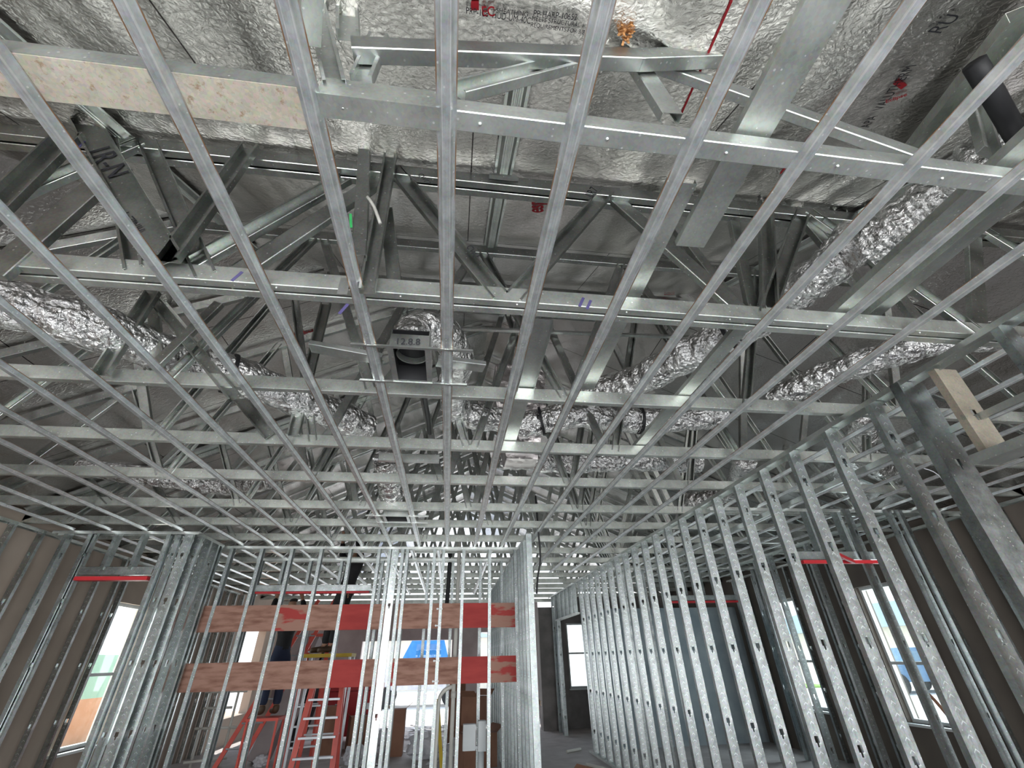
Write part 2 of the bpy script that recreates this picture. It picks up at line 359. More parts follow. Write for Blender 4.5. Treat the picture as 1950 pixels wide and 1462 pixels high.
# windows
def window(name, axis, pos, a0, a1, z0, z1, mid):
    e = empty(name, (pos, (a0+a1)/2, z0) if axis == 'X' else ((a0+a1)/2, pos, z0), kind='structure')
    def B(x0, x1, q0, q1, d0=-.03, d1=.03):
        return ((pos+d0, x0, q0), (pos+d1, x1, q1)) if axis == 'X' else ((x0, pos+d0, q0), (x1, pos+d1, q1))
    f = .045
    bm = new()
    box(bm, *B(a0, a1, z0, z0+f)); box(bm, *B(a0, a1, z1-f, z1)); box(bm, *B(a0, a0+f, z0+f, z1-f)); box(bm, *B(a1-f, a1, z0+f, z1-f))
    box(bm, *B(a0+f, a1-f, mid-.02, mid+.02))
    fr = build('window_frame', bm, WFRAME, e)
    bm = new(); box(bm, *B(a0+f, a1-f, z0+f, mid-.02, -.003, .003)); build('pane', bm, GLASS, fr)
    bm = new(); box(bm, *B(a0+f, a1-f, mid+.02, z1-f, -.003, .003)); build('pane', bm, GLASS, fr)
    bm = new()
    s = -1 if pos > 0 and axis == 'X' else (1 if axis == 'X' else -1)
    if axis == 'X': box(bm, (pos, a0-.03, z0-.03), (pos+s*.16, a1+.03, z0))
    else: box(bm, (a0-.03, pos, z0-.03), (a1+.03, pos+s*.16, z0))
    build('window_sill', bm, WFRAME, e)
    return e
window('window_1', 'X', XL-.1, 7.85, 8.80, .5, 2.27, 1.35)
window('window_2', 'X', XR+.1, 6.18, 6.93, .54, 2.26, 1.24)
window('window_3', 'X', XR+.1, 8.36, 9.28, .54, 2.28, 1.26)
window('window_4', 'Y', 13.6, 3.22, 4.3, .72, 2.22, 1.5)

# ------------------------------------------------------------------ studs and stud walls
def stud_mesh(L_, w_=.092, d=.041, holes=None, name='stud', mt=None):
    'local: x across the web, y depth of the flanges, z up; knockouts through the web'
    t = .002; bm = new(); h = w_/2
    for s in (-1, 1):
        prof = [(s*h, 0), (s*h, d), (s*(h-.012), d), (s*(h-.012), d-t), (s*(h-t), d-t), (s*(h-t), 0)]
        A = [bm.verts.new((a, b_, 0)) for a, b_ in prof]; Bv = [bm.verts.new((a, b_, L_)) for a, b_ in prof]
        n = len(prof)
        for i in range(n): bm.faces.new((A[i], A[(i+1)%n], Bv[(i+1)%n], Bv[i]))
        bm.faces.new(A); bm.faces.new(Bv[::-1])
    z = 0
    if holes is None: holes = [q for q in (.30, .91, 1.52, 2.13, 2.62) if q < L_-.1]
    for q in holes:
        box(bm, (-h+t, 0, z), (h-t, t, q)); k = .017
        box(bm, (-h+t, 0, q), (-.007, t, q+.025)); box(bm, (.007, 0, q), (h-t, t, q+.025))
        box(bm, (-h+t, 0, q+.025), (-k, t, q+.065)); box(bm, (k, 0, q+.025), (h-t, t, q+.065))
        z = q+.065
    box(bm, (-h+t, 0, z), (h-t, t, L_))
    me = bpy.data.meshes.new(name)
    bmesh.ops.recalc_face_normals(bm, faces=bm.faces); bm.to_mesh(me); bm.free()
    me.materials.append(mt or STEELC)
    return me
_cache = {}
def stud(parent, x, y, rot=0, z0=FLOOR+.004, L_=None, w_=.092, mt=None, name='stud', label=None, holes=None, d=.041):
    if L_ is None: L_ = CEIL-.006-z0
    key = (round(L_, 3), w_, (mt or STEELC).name, d, tuple(holes) if holes is not None else None)
    if key not in _cache: _cache[key] = stud_mesh(L_, w_, d, holes, name, mt)
    o = bpy.data.objects.new(name, _cache[key]); COL.objects.link(o)
    o.parent = parent; o.matrix_parent_inverse = Matrix.Translation(-V(parent.location)) if parent else Matrix()
    o.matrix_basis = Matrix.Translation((x, y, z0)) @ Matrix.Rotation(rot, 4, 'Z')
    if label: o['label'] = label
    return o
def track(parent, p0, p1, down=True, w_=.096, d=.034, m=None, name='top_track'):
    bm = new(); sweep(bm, p0, p1, cprof(w_, d, 0), (0,0,-1) if down else (0,0,1))
    return build(name, bm, m or STEELB, parent)
R90 = PI/2
# --- long wall on the right of the room (X 2.72 - 2.81)
XW = 2.766
rw = empty('stud_wall', (XW, 2.0, FLOOR), 'long galvanised stud wall running down the right side of the room from the thick near jamb to the far corridor', 'wall frame')
track(rw, (XW, 1.0, CEIL), (XW, 10.3, CEIL)); track(rw, (XW, 2.0, FLOOR), (XW, 10.3, FLOOR), False, name='bottom_track')
ys = [2.212+.4085*k for k in range(20)]
for k, y in enumerate(ys): stud(rw, XW, y, 0, z0=FLOOR+.004)
stud(rw, 2.80, 1.97, 0, w_=.185, d=.06, mt=STEELS, label='thick near jamb stud beside the door opening', holes=[2.35])
bm = new(); sweep(bm, (XW+.04, 1.86, 2.24), (XW+.04, .7, 2.24), cprof(.15, .05, 0), (0,0,1)); build('header', bm, STEELB, rw)
stud(rw, XW+.09, 1.80, 0, z0=2.26, L_=.56, w_=.15, mt=BEIGEST, name='cripple_stud', label='short stained beige stud over the door header', holes=[.22])
for y in (1.4, 1.0): stud(rw, XW, y, 0, z0=2.26, L_=.56, mt=STEELS, name='cripple_stud', holes=[])
# lower bridging channel through the knockouts near the top of the wall
bm = new(); sweep(bm, (XW+.1, 1.4, 2.50), (XW+.1, 6.6, 2.50), cprof(.038, .016, 0), (1,0,0)); build('bridging_channel', bm, STEELB, rw)
# --- corridor continuation beyond the long wall: opening header and cripples
cw = empty('stud_wall', (XW, 11.3, FLOOR), 'short stud wall piece with a door header at the far end of the corridor', 'wall frame')
track(cw, (XW, 10.34, CEIL), (XW, 13.28, CEIL)); track(cw, (XW, 10.4, 2.24), (XW, 12.5, 2.24), True, name='header')
for k in range(5): stud(cw, XW, 10.55+.4085*k, 0, z0=2.25, L_=.58, mt=STEELS, name='cripple_stud', holes=[])
for y in (12.35, 12.45, 12.9): stud(cw, XW, y, 0, mt=STEELS)
# --- end wall of the room (Y 6.81)
YE = 6.81
ew = empty('stud_wall', (-1.1, YE, FLOOR), 'stud wall across the end of the room carrying the red and brown plywood strips', 'wall frame')
track(ew, (-3.25, YE+.046, CEIL), (1.02, YE+.046, CEIL)); track(ew, (-3.25, YE+.046, FLOOR), (1.02, YE+.046, FLOOR), False, name='bottom_track')
for x in (-3.07, -2.671, -2.266, -1.866, -1.466, -1.06, -.656, -.263, .549, .93):
    stud(ew, x-.02, YE+.046, -R90, mt=STEELE, w_=.09)
for x in (-.13, .162): stud(ew, x-.02, YE+.046, -R90, mt=STEELE, w_=.09)
stud(ew, -.83, YE+.02, 0, label='stud turned to show its wide knurled web', w_=.092)
stud(ew, -.93, YE+.05, -R90, w_=.09, mt=STEELE); stud(ew, -.745, YE+.05, -R90, w_=.09, mt=STEELE)
# --- short return wall on the left and its corner
lw = empty('stud_wall', (-3.2, 6.4, FLOOR), 'short return stud wall joining the red-header partition to the end wall on the left', 'wall frame')
track(lw, (-3.2, 6.1, CEIL), (-3.2, 6.76, CEIL)); track(lw, (-3.2, 6.1, FLOOR), (-3.2, 6.76, FLOOR), False, name='bottom_track')
for y in (6.14, 6.38, 6.60, 6.70): stud(lw, -3.2, y, 0)
# --- partition with red header on the left (Y 6.03)
pw = empty('stud_wall', (-4.0, 6.03, FLOOR), 'left partition of steel studs with a doorway under a small red-bottomed header', 'wall frame')
track(pw, (-4.78, 6.05, CEIL), (-3.14, 6.05, CEIL))
for x in (-4.6,): stud(pw, x, 6.05, R90, mt=STEELS)
for x in (-4.38, -3.50): stud(pw, x, 6.05, -R90, mt=STEELC)
for x in (-4.33, -3.38): stud(pw, x, 6.03, 0, mt=STEELS, w_=.06)
for x in (-4.05, -3.75): stud(pw, x, 6.05, R90, z0=2.40, L_=.43, mt=STEELS, name='cripple_stud', holes=[])
stud(pw, -3.26, 6.02, 0, w_=.10)
bm = new(); sweep(bm, (-4.31, 6.02, 2.39), (-3.52, 6.02, 2.39), cprof(.092, .04, .012), (0,1,0)); hd = build('header', bm, STEELC, pw)
bm = new(); box(bm, (-4.30, 5.99, 2.285), (-3.53, 6.09, 2.325)); build('header_strip', bm, REDP, hd, label='red painted underside of the header')
# --- furring studs standing against the left outer wall
fw = empty('stud_wall', (-4.9, 5, FLOOR), 'row of steel studs standing against the beige outer wall on the left', 'wall frame')
track(fw, (-4.90, 1.2, CEIL), (-4.90, 11.9, CEIL), w_=.07)
for k in range(27):
    y = 1.5+.4085*k
    if 7.9 < y < 8.7: continue
    stud(fw, -4.895, y, 0, mt=STEELS if k % 2 else STEELC, w_=.064)
for y in (7.80, 8.86): stud(fw, -4.885, y, 0, w_=.064)
# --- second partition behind the end wall with its long red header (Y 7.7)
sw = empty('stud_wall', (-2, 7.7, FLOOR), 'second stud partition behind the plywood strips with a long red-bottomed header', 'wall frame')
track(sw, (-3.2, 7.75, CEIL), (.95, 7.75, CEIL)); 
for x in (-3.05, -3.0, -1.22, -1.14): stud(sw, x, 7.75, -R90, mt=STEELE)
for x in (-2.66, -2.26, -1.78): stud(sw, x, 7.75, -R90, z0=2.47, L_=.36, mt=STEELE, name='cripple_stud', holes=[])
for x in (-.75, -.4, 0.0, .45, .8): stud(sw, x, 7.75, -R90, mt=STEELE)
bm = new(); sweep(bm, (-2.97, 7.72, 2.41), (-1.25, 7.72, 2.41), cprof(.092, .05, .012), (0,1,0)); hd = build('header', bm, STEELC, sw)
bm = new(); box(bm, (-2.95, 7.70, 2.335), (-1.27, 7.80, 2.36)); build('header_strip', bm, REDP, hd, label='red painted underside of the header')
# --- wall between the end room and the corridor (X 1.0)
kw = empty('stud_wall', (1.0, 8, FLOOR), 'stud wall on the left of the corridor, starting at the pale free-standing end stud', 'wall frame')
track(kw, (1.02, 5.93, CEIL), (1.02, 12.6, CEIL)); track(kw, (1.02, 5.95, FLOOR), (1.02, 12.6, FLOOR), False, name='bottom_track')
stud(kw, 1.0, 5.94, 0, w_=.075, mt=STEELE, label='pale smooth end stud', holes=[])
for k, y in enumerate([6.3, 6.6, 6.9, 7.25]+[7.65+.4085*k for k in range(12)]): stud(kw, 1.02, y, 0, mt=STEELE)
bm = new(); sweep(bm, (1.07, 6.0, .98), (1.07, 7.3, 1.06), cprof(.038, .012, 0), (1,0,0)); build('bridging_channel', bm, WOODP, kw, label='pale sloping strip tying the studs')
# --- room to the right of the long wall: furring studs along the outer wall, partition headers
ow = empty('stud_wall', (6.35, 7, FLOOR), 'row of steel studs against the right outer wall around the two windows', 'wall frame')
track(ow, (6.385, 1.5, CEIL), (6.385, 10.3, CEIL), w_=.07)
for y in [1.9+.4085*k for k in range(21)]:
    if 6.15 < y < 6.9 or 8.3 < y < 9.25: continue
    stud(ow, 6.385, y, 0, mt=STEELS, w_=.064)
for y in (6.08, 6.98, 8.28, 9.32): stud(ow, 6.385, y, 0, w_=.064)
gw = empty('stud_wall', (4.6, 8.55, FLOOR), 'partition with a red-bottomed header in front of the blue-grey wall', 'wall frame')
track(gw, (2.9, 8.6, CEIL), (6.3, 8.6, CEIL))
for x in (3.2, 3.6, 3.95, 4.02, 5.46, 5.54, 5.9): stud(gw, x, 8.6, -R90, mt=STEELS)
for x in (4.4, 4.75, 5.1): stud(gw, x, 8.6, -R90, z0=2.36, L_=.47, mt=STEELS, name='cripple_stud', holes=[])
bm = new(); sweep(bm, (4.06, 8.56, 2.31), (5.42, 8.56, 2.31), cprof(.085, .05, .012), (0,1,0)); hd = build('header', bm, STEELC, gw)
bm = new(); box(bm, (4.07, 8.55, 2.225), (5.41, 8.64, 2.255)); build('header_strip', bm, REDP, hd, label='red painted underside of the header')
hw = empty('stud_wall', (4.3, 4.35, FLOOR), 'partition in the right-hand room with two red header strips near the windows', 'wall frame')
track(hw, (2.9, 4.7, CEIL), (6.3, 4.7, CEIL))
for x in (4.93, 5.9): stud(hw, x, 4.7, -R90, mt=STEELS)
for x in (4.62, 4.83, 5.18, 5.33): stud(hw, x, 4.62, .35, mt=STEELC)
for x in (4.1, 4.5): stud(hw, x, 4.7, -R90, z0=2.36, L_=.47, mt=STEELS, name='cripple_stud', holes=[])
bm = new(); sweep(bm, (3.78, 4.66, 2.32), (4.88, 4.66, 2.32), cprof(.085, .05, .012), (0,1,0)); hd = build('header', bm, STEELC, hw)
bm = new(); box(bm, (3.80, 4.60, 2.225), (4.86, 4.64, 2.26)); build('header_strip', bm, REDP, hd, label='red painted front strip')
bm = new(); sweep(bm, (3.80, 4.15, 2.242), (4.40, 4.60, 2.242), rprof(.03, .035), (0,0,1)); build('header_strip', bm, REDP, hd, label='red painted side strip')

xw = empty('stud_wall', (5.38, 6.5, FLOOR), 'sparse cross partition of steel studs standing in front of the two right windows', 'wall frame')
track(xw, (5.38, 4.8, CEIL), (5.38, 8.5, CEIL))
for y in (5.42, 5.86, 6.32, 7.23, 7.64): stud(xw, 5.38, y, 0, mt=STEELC)

# ------------------------------------------------------------------ plywood blocking between the studs
ORD = ['first', 'second', 'third', 'fourth', 'fifth', 'sixth', 'seventh', 'eighth', 'ninth', 'tenth', 'eleventh', 'twelfth', 'thirteenth', 'fourteenth', 'fifteenth', 'sixteenth', 'seventeenth', 'eighteenth', 'nineteenth', 'twentieth']
up = [(-3.28,-3.09,'b'),(-3.05,-2.69,'b'),(-2.65,-2.29,'b'),(-2.25,-1.885,'m'),(-1.85,-1.485,'b'),(-1.45,-1.08,'r'),(-1.04,-.885,'b'),(-.72,-.675,'b'),(-.635,-.285,'b'),(-.24,.14,'b'),(.185,.53,'r'),(.57,.91,'m')]
lo = [(-3.30,-3.09,'b'),(-3.05,-2.69,'b'),(-2.65,-2.29,'b'),(-2.25,-1.885,'b'),(-1.85,-1.485,'b'),(-1.45,-1.08,'r'),(-1.04,-.885,'b'),(-.72,-.675,'m'),(-.635,-.285,'b'),(-.24,.14,'b'),(.185,.53,'r'),(.57,.92,'m')]
DES = {'b': 'brown', 'r': 'red-stained', 'm': 'red-streaked brown'}
for row, items, z0, z1 in (('upper', up, 1.785, 2.088), ('lower', lo, 1.158, 1.452)):
    for k, (x0, x1, c) in enumerate(items):
        bm = new(); box(bm, (x0-.02, YE+.006, z0), (x1+.005, YE+.024, z1))
        o = build('plywood_block', bm, {'b': PLYB, 'r': PLYR, 'm': PLYM}[c])
        tag(o, f"{DES[c]} plywood block in the {row} strip, {ORD[k]} bay from the left end", 'plywood', f'plywood blocks of the {row} strip')

# ------------------------------------------------------------------ furring channels under the trusses
def hat(name, x, y0, y1, label, group, z=CEIL):
    L_ = y1-y0; bm = new()
    n = 1
    sweep(bm, (0, 0, 0), (0, L_, 0), [(-a, b_) for a, b_ in hatprof()], (0,0,1))
    o = build(name, bm, STEELH); o.location = (x, y0, z)
    tag(o, label, 'furring channel', group); return o
G1 = 'furring channels under the room trusses'
for k in range(-11, 7):
    x = -.085+.4075*k
    if k == 0: where = 'running straight down the middle of the picture'
    else:
        n = abs(k); where = f"{ORD[n-1]} to the {'right' if k > 0 else 'left'} of the middle one"
    sp_ = 3.10+random.uniform(-.03, .03)
    yend = 6.80 if -3.3 < x < 1.1 else (6.0 if x < -3.3 else 9.2)
    ystart = -.7 if k < 5 else -.4
    hat('furring_channel', x, ystart, sp_+.10, f'near length of galvanised ceiling channel, {where}', G1)
    hat('furring_channel', x, sp_, yend, f'far length of galvanised ceiling channel, {where}', G1, z=CEIL+.0016)
G2 = 'furring channels of the rooms behind the end wall'
k = 0
for x in [-4.7+.4075*i for i in range(14)]:
    y0 = 6.12 if x < -3.3 else 7.0
    hat('furring_channel', x, y0, 12.4, f'ceiling channel in the rooms behind the end wall, {ORD[k]} from the left outer wall', G2); k += 1
G3 = 'furring channels of the right-hand room'
k = 0
for x in [3.1+.4075*i for i in range(8)]:
    hat('furring_channel', x, 1.2, 10.3, f'ceiling channel in the right-hand room, {ORD[k]} beyond the long stud wall', G3); k += 1

# ------------------------------------------------------------------ trusses
CHW = .09
def truss(Y, x0, x1, label, shift=.20, pitch=1.32, webs=True, ply=1, ww=.066, skip=(), chord_d=.042, extra=(), m=STEELD, top=True):
    e = empty('roof_truss', ((x0+x1)/2, Y, CH0), label, 'truss', 'roof trusses across the building')
    for q in range(ply):
        yy = Y + q*(chord_d+.012)
        bm = new(); sweep(bm, (x0, yy, CH0+CHW/2), (x1, yy, CH0+CHW/2), cprof(CHW, chord_d, .014), (0,1,0)); build('bottom_chord', bm, m, e)
    H = lambda x: roofz(x, Y)-.03
    # break points of the top chord
    zt = 3.14+.5*Y
    xa, xb = (zt-5.48)/.5, (6.2-zt)/.5
    if xa >= .36: pts = [(x0, H(x0)), (.36, 5.63), (x1, H(x1))]
    else: pts = [(x0, H(x0)), (xa, H(xa)), (xb, H(xb)), (x1, H(x1))]
    if top:
        for q in range(ply):
            yy = Y + q*(chord_d+.012)
            for (a, za), (b_, zb) in zip(pts, pts[1:]):
                if b_-a < .05: continue
                bm = new(); sweep(bm, (a, yy, za-CHW/2), (b_, yy, zb-CHW/2), cprof(CHW, chord_d, .014), (0,1,0)); build('top_chord', bm, STEELW, e)
    if webs:
        n0 = int((x0-shift)/pitch)-1
        for j in range(n0, 20):
            xb0 = shift+pitch*j
            for s in (-1, 1):
                xt = xb0 + s*pitch/2
                if xb0 < x0+.2 or xb0 > x1-.2 or xt < x0+.2 or xt > x1-.2: continue
                if (j, s) in skip: continue
                zt_ = H(xt)-.03
                if zt_-CH0 < .3: continue
                a = V((xb0+s*.03, Y+.03, CH0+.03)); b_ = V((xt-s*.02, Y+.03, zt_))
                bm = new(); up_ = (0,-1,0) if (j+s) % 3 else (0,1,0)
                sweep(bm, a, b_, cprof(ww, .036, .012), up_); build('web', bm, STEELW, e)
    for (p, q, wd, up_) in extra:
        bm = new(); sweep(bm, p, q, cprof(wd, .038, .012), up_); build('web', bm, STEELW, e)
    return e
A = lambda x, y, Y: at(x, y, Y=Y)
F = (0,-1,0); Bk = (0,1,0)
# nearest truss (own shape: bottom chord from the middle to the right, level top piece, webs)
Y0 = .70
e0 = empty('roof_truss', (1.2, Y0, CH0), 'nearest steel roof truss, crossing the top of the picture with screw-dotted chord', 'truss', 'roof trusses across the building')
bm = new(); sweep(bm, (-.47, Y0, CH0+.036), (4.2, Y0, CH0+.036), cprof(.072, .062, .014), (0,1,0)); bc0 = build('bottom_chord', bm, STEEL, e0)
bm = new(); sweep(bm, (-.47, Y0-.004, CH0+.045), (-.1, Y0-.004, CH0+.045), cprof(.10, .07, 0), (0,1,0)); build('splice_plate', bm, STEELD, e0)
zc = 3.42
bm = new(); sweep(bm, A(668,78,.66), A(1222,100,.66)+V((0,0,0)), cprof(.085, .05, .012), (0,1,0)); build('top_chord', bm, STEELB, e0)
bm = new(); sweep(bm, A(1215,100,.66), A(1840,82,.66), cprof(.085, .05, .012), (0,1,0)); build('top_chord', bm, STEEL, e0)
for (p, q, wd, u_) in [((872,186),(1185,104),.085,F),((1215,112),(1282,215),.08,Bk),((1245,112),(1755,292),.075,Bk),
                       ((723,85),(690,165),.07,F),((665,78),(662,-60),.08,F),
                       ((1850,95),(2050,190),.08,Bk),((1740,92),(2000,150),.06,Bk),((1835,150),(1875,300),.07,F),((590,-40),(640,175),.07,F)]:
    bm = new(); sweep(bm, A(*p, .72), A(*q, .72), cprof(wd, .036, .012), u_); build('web', bm, STEEL, e0)
for k in range(9):
    bm = new(); c_ = V((-.40+.42*k, Y0+.033, CH0)); bmesh.ops.create_uvsphere(bm, u_segments=10, v_segments=6, radius=.0065)
    for v in bm.verts: v.co = v.co+c_
    build('screw', bm, STEELB, bc0)
# the dusty stained channel that continues it to the left
a_ = at(-60, 88, Y=.69); x0_ = a_.x-1.2
e = empty('stained_channel', (x0_, .69, 2.866), 'wide dusty beige rust-stained steel channel at the top left of the ceiling', 'steel channel')
bm = new(); sweep(bm, (x0_, .69, 2.866+.03), (-.475, .69, 2.866+.03), rprof(.06, .003), (0,1,0)); build('channel_side', bm, STEEL, e, label='clean grey side')
bm = new(); box(bm, (x0_, .692, 2.864), (-.475, .815, 2.867)); box(bm, (x0_, .812, 2.867), (-.475, .815, 2.90)); build('channel_face', bm, RUSTY, e)
XA, XB = -5.2, 6.7
NAMES = ['second steel roof truss from the camera, doubled, with a V of webs at the middle', 'third steel roof truss from the camera, passing just beyond the square vent box',
         'fourth steel roof truss, under the joints of the ceiling channels', 'fifth steel roof truss counted away from the camera', 'sixth steel roof truss counted away from the camera',
         'seventh steel roof truss counted away from the camera', 'eighth steel roof truss counted away from the camera', 'ninth steel roof truss, last before the end wall']
YS = [1.53, 2.447, 3.291, 4.102, 4.997, 5.742, 6.535]
ex1 = [(A(160,225,1.50), A(322,500,1.50), .13, F), (A(-40,440,1.50), A(140,262,1.50), .13, F), (A(-20,520,1.52), A(200,330,1.52), .11, Bk),
       (A(215,262,1.56), A(262,520,1.56), .075, F), (A(480,285,1.50), A(325,500,1.50), .09, F), (A(660,345,1.58), A(360,515,1.58), .09, F),
       (A(700,352,1.62), A(430,525,1.62), .08, Bk), (A(697,215,1.45), A(683,485,1.45), .065, Bk), (A(745,300,1.50), A(700,560,1.50), .07, F),
       (A(735,395,1.60), A(752,545,1.60), .07, Bk), (A(1452,340,1.56), A(1462,600,1.56), .09, F), (A(1400,420,1.6), A(1440,605,1.6), .06, Bk),
       (A(1480,350,1.56), A(1660,560,1.56), .075, Bk), (A(1225,345,1.6), A(1420,600,1.6), .06, Bk), (A(1660,330,1.6), A(1580,430,1.6), .08, F),
       (A(1270,470,1.6), A(1400,600,1.6), .06, F), (A(1560,345,1.7), A(1760,620,1.7), .075, Bk)]
truss(YS[0], XA, XB, NAMES[0], ply=2, ww=.09, extra=ex1)
t1_ = [o for o in bpy.data.objects if o.get('label') == NAMES[0]][0]
bc1_ = [c for c in t1_.children if c.name.startswith('bottom_chord')][0]
c_ = at(655, 545, Y=1.522)
bm = new(); box(bm, c_-V((.022,.002,.05)), c_+V((.022,.001,.05))); build('connector_plate', bm, STEELB, bc1_)
for k in range(12):
    bm = new(); c_ = V((-3.6+.55*k, YS[0]+.02, CH0)); bmesh.ops.create_uvsphere(bm, u_segments=8, v_segments=6, radius=.006)
    for v in bm.verts: v.co = v.co+c_
    build('screw', bm, STEELB, bc1_)
for px, py in ((452,526),(1108,575),(1122,580),(655,588)):
    c_ = at(px, py, Y=YS[0]-.001); bm = new(); sweep(bm, c_+V((-.015,0,-.03)), c_+V((.012,0,.03)), rprof(.014, .0015), (0,1,0)); build('ink_mark', bm, PURP, t1_)
c_ = at(668, 420, Y=1.44); bm = new(); sweep(bm, c_+V((.01,0,-.05)), c_+V((-.01,0,.05)), rprof(.012, .002), (0,1,0)); build('ink_mark', bm, GREENP, t1_)
ex2 = [(A(295,560,2.40), A(195,715,2.40), .09, F), (A(415,575,2.42), A(285,700,2.42), .06, Bk), (A(300,580,2.46), A(450,760,2.46), .07, F), (A(1035,635,2.40), A(1000,745,2.40), .0, F)][:3]
truss(YS[1], XA, XB, NAMES[1], shift=.72, pitch=1.26, extra=ex2)
ex3 = [(A(622,580,3.27), A(560,830,3.27), .09, F), (A(300,570,3.27), A(515,830,3.27), .09, F)]
truss(YS[2], XA, XB, NAMES[2], shift=.1, pitch=1.2, extra=ex3)
for i in range(3, 7): truss(YS[i], XA, XB, NAMES[i], shift=.2+.31*i, pitch=1.25)
BACK = [7.35, 8.17, 8.99, 9.81, 10.63, 11.45, 12.27, 13.4, 14.6]
for i, y in enumerate(BACK):
    truss(y, XA, XB, f'steel roof truss over the rooms behind the end wall, {ORD[i]} one past it', shift=.3*i, pitch=1.35)
# ------------------------------------------------------------------ bracing laid on the chords, running away from the camera
def brace(p, q, wd, d, label, u_=(0,0,-1), m=STEELD, lip=0, name='bracing_channel'):
    bm = new(); sweep(bm, p, q, cprof(wd, d, lip), u_)
    return tag(build(name, bm, m), label, 'bracing')
zb = CH0+CHW+.004
brace((.955, -.4, zb), (.985, 1.20, zb), .13, .03, 'wide flat galvanised bracing strip lying on the nearest trusses right of centre', (0,0,1))
brace((.83, .93, zb+.034), (.86, 2.49, zb+.034), .12, .03, 'second wide bracing strip overlapping the first right of centre and ending past the second truss', (0,0,1))
brace((.44, 1.82, 3.02), (.43, 2.50, zb), .11, .04, 'short upturned open channel piece between the second and third trusses', (0,0,-1), STEELB)
brace((.43, 2.51, zb), (.43, 3.30, zb), .10, .03, 'pale bracing strip between the third and fourth trusses', (0,0,1), STEELB)
brace((1.55, 1.55, zb), (1.57, 3.6, zb), .09, .03, 'bracing channel crossing behind the third truss at right', (0,0,1))
for j, (xx, z_, wd) in enumerate(((2.02, 2.97, .10), (2.13, 3.0, .07), (2.24, 2.99, .09))):
    brace((xx, -.2, z_), (xx+.02, 1.60+.03*j, z_), wd, .04, f"long bracing channel at upper right, {['nearest the middle','middle one of three','outermost'][j]} of the bundle of three", (0,0,1) if j != 1 else (0,0,-1), STEELB if j == 2 else STEELD)
def _pf(x, y, off):
    d = ray(x, y); t_ = (3.14+.5*CAMLOC.y-CAMLOC.z)/(d.z-.5*d.y); return CAMLOC+d*t_+V((0,0,-off))
brace(_pf(1925,0,.06), _pf(1690,310,.06), .09, .04, 'sloping bracing channel under the foil at top right', (0,0,-1))
for k, (dy, dz) in enumerate(((0, 0), (.07, .06))):
    bm = new(); z_ = at(900, 628, Y=3.20).z+dz; sweep(bm, (-.2, 3.20+dy, z_), (2.3, 3.20+dy, z_+.08), rprof(.035, .02), (0,0,1))
    tag(build('cross_bar', bm, STEELB), ['front', 'rear'][k]+' bar of a pair of thin horizontal steel bars behind the second truss', 'bar')
# slotted hat purlin under the foil at the centre
def slope(x, y0, y1, dz=.03): return V((x, y0, 3.14+.5*y0-dz)), V((x, y1, 3.14+.5*y1-dz))
for k, x in enumerate((.19, -1.9, 2.6)):
    p, q = slope(x, .80 if k == 0 else .3, 3.9, .055)
    bm = new(); sweep(bm, p, q, [(-a*1.7, b_*1.2) for a, b_ in hatprof()], (0,0,1))
    o = tag(build('roof_purlin', bm, STEELB), ['slotted roof purlin running up under the foil at the centre', 'roof purlin under the foil on the left', 'roof purlin under the foil on the right'][k], 'purlin')
bm = new(); c_ = V((.19, 1.50, 3.14+.75-.085)); box(bm, c_-V((.085,.004,.03)), c_+V((.085,.0,.03))); box(bm, c_-V((.085,.03,.03)), c_+V((.085,0,-.026)))
tag(build('angle_clip', bm, STEELB), 'small pale angle clip holding the slotted purlin on the second truss', 'clip')
# left-slope and right-slope purlin strips seen as pale bands on the foil
for k in range(5):
    y = 5.7+1.9*k
    for sgn, (xa_, xb_) in (('left', (-4.9, .1)), ('right', (.6, 6.3))):
        za, zb2 = roofz(xa_, 99)-.05, roofz(xb_, 99)-.05
        bm = new(); sweep(bm, (xa_, y, za), (xb_, y, zb2), [(-a*2.2, b_) for a, b_ in hatprof()], (0,0,1))
        tag(build('rafter_strip', bm, STEELB), f'pale steel strip rising along the {sgn} roof slope, {ORD[k]} from the front hip', 'roof strip')

# ------------------------------------------------------------------ flexible ducts
rnd = random.Random(3)
def duct(pts, r, label, rfun=None, bands=()):
    P = catmull(pts, .02); e = empty('flexible_duct', P[0], label, 'duct', 'foil flexible ducts in the roof space')
    bm = new(); tube(bm, P, (lambda t_: r*(1+.06*math.sin(t_*37)+.03*math.sin(t_*91))) if rfun is None else rfun, 40, .024, True, rnd)
    sl = build('duct_sleeve', bm, DUCTF, e)
    for f_ in bands:
        i = int(f_*(len(P)-2)); bm = new(); tube(bm, [P[i]+(P[i+1]-P[i]).normalized()*s for s in (-.012, .012)], r*1.12, 24); build('duct_band', bm, BLACK, sl)
    return e
Z = lambda x, y, z: at(x, y, Z=z)
duct([Z(-60,560,3.16), Z(100,600,3.16), Z(230,640,3.18), Z(330,680,3.2), Z(450,715,3.22), Z(580,765,3.24), Z(700,815,3.26)], .135, 'crinkled foil flexible duct sagging across the left side', bands=(.52,))
duct([Z(780,655,3.03)+V((0,.06,0)), Z(782,640,3.12)+V((0,.05,.04)), Z(800,625,3.27), Z(850,640,3.30), Z(872,690,3.28), Z(862,740,3.26), Z(880,785,3.24), Z(960,800,3.24)], .115, 'foil duct bending over the square vent box at the centre')
duct([Z(985,812,3.22), Z(1040,800,3.25), Z(1100,790,3.3), Z(1230,800,3.3), Z(1380,790,3.3)], .12, 'foil duct lying from the centre to the right past the fourth truss', bands=(.12, .6))
duct([Z(1960,250,3.28), Z(1850,345,3.26), Z(1740,425,3.25), Z(1660,480,3.25)], .155, 'large netted foil duct at the upper right', bands=(.04,))
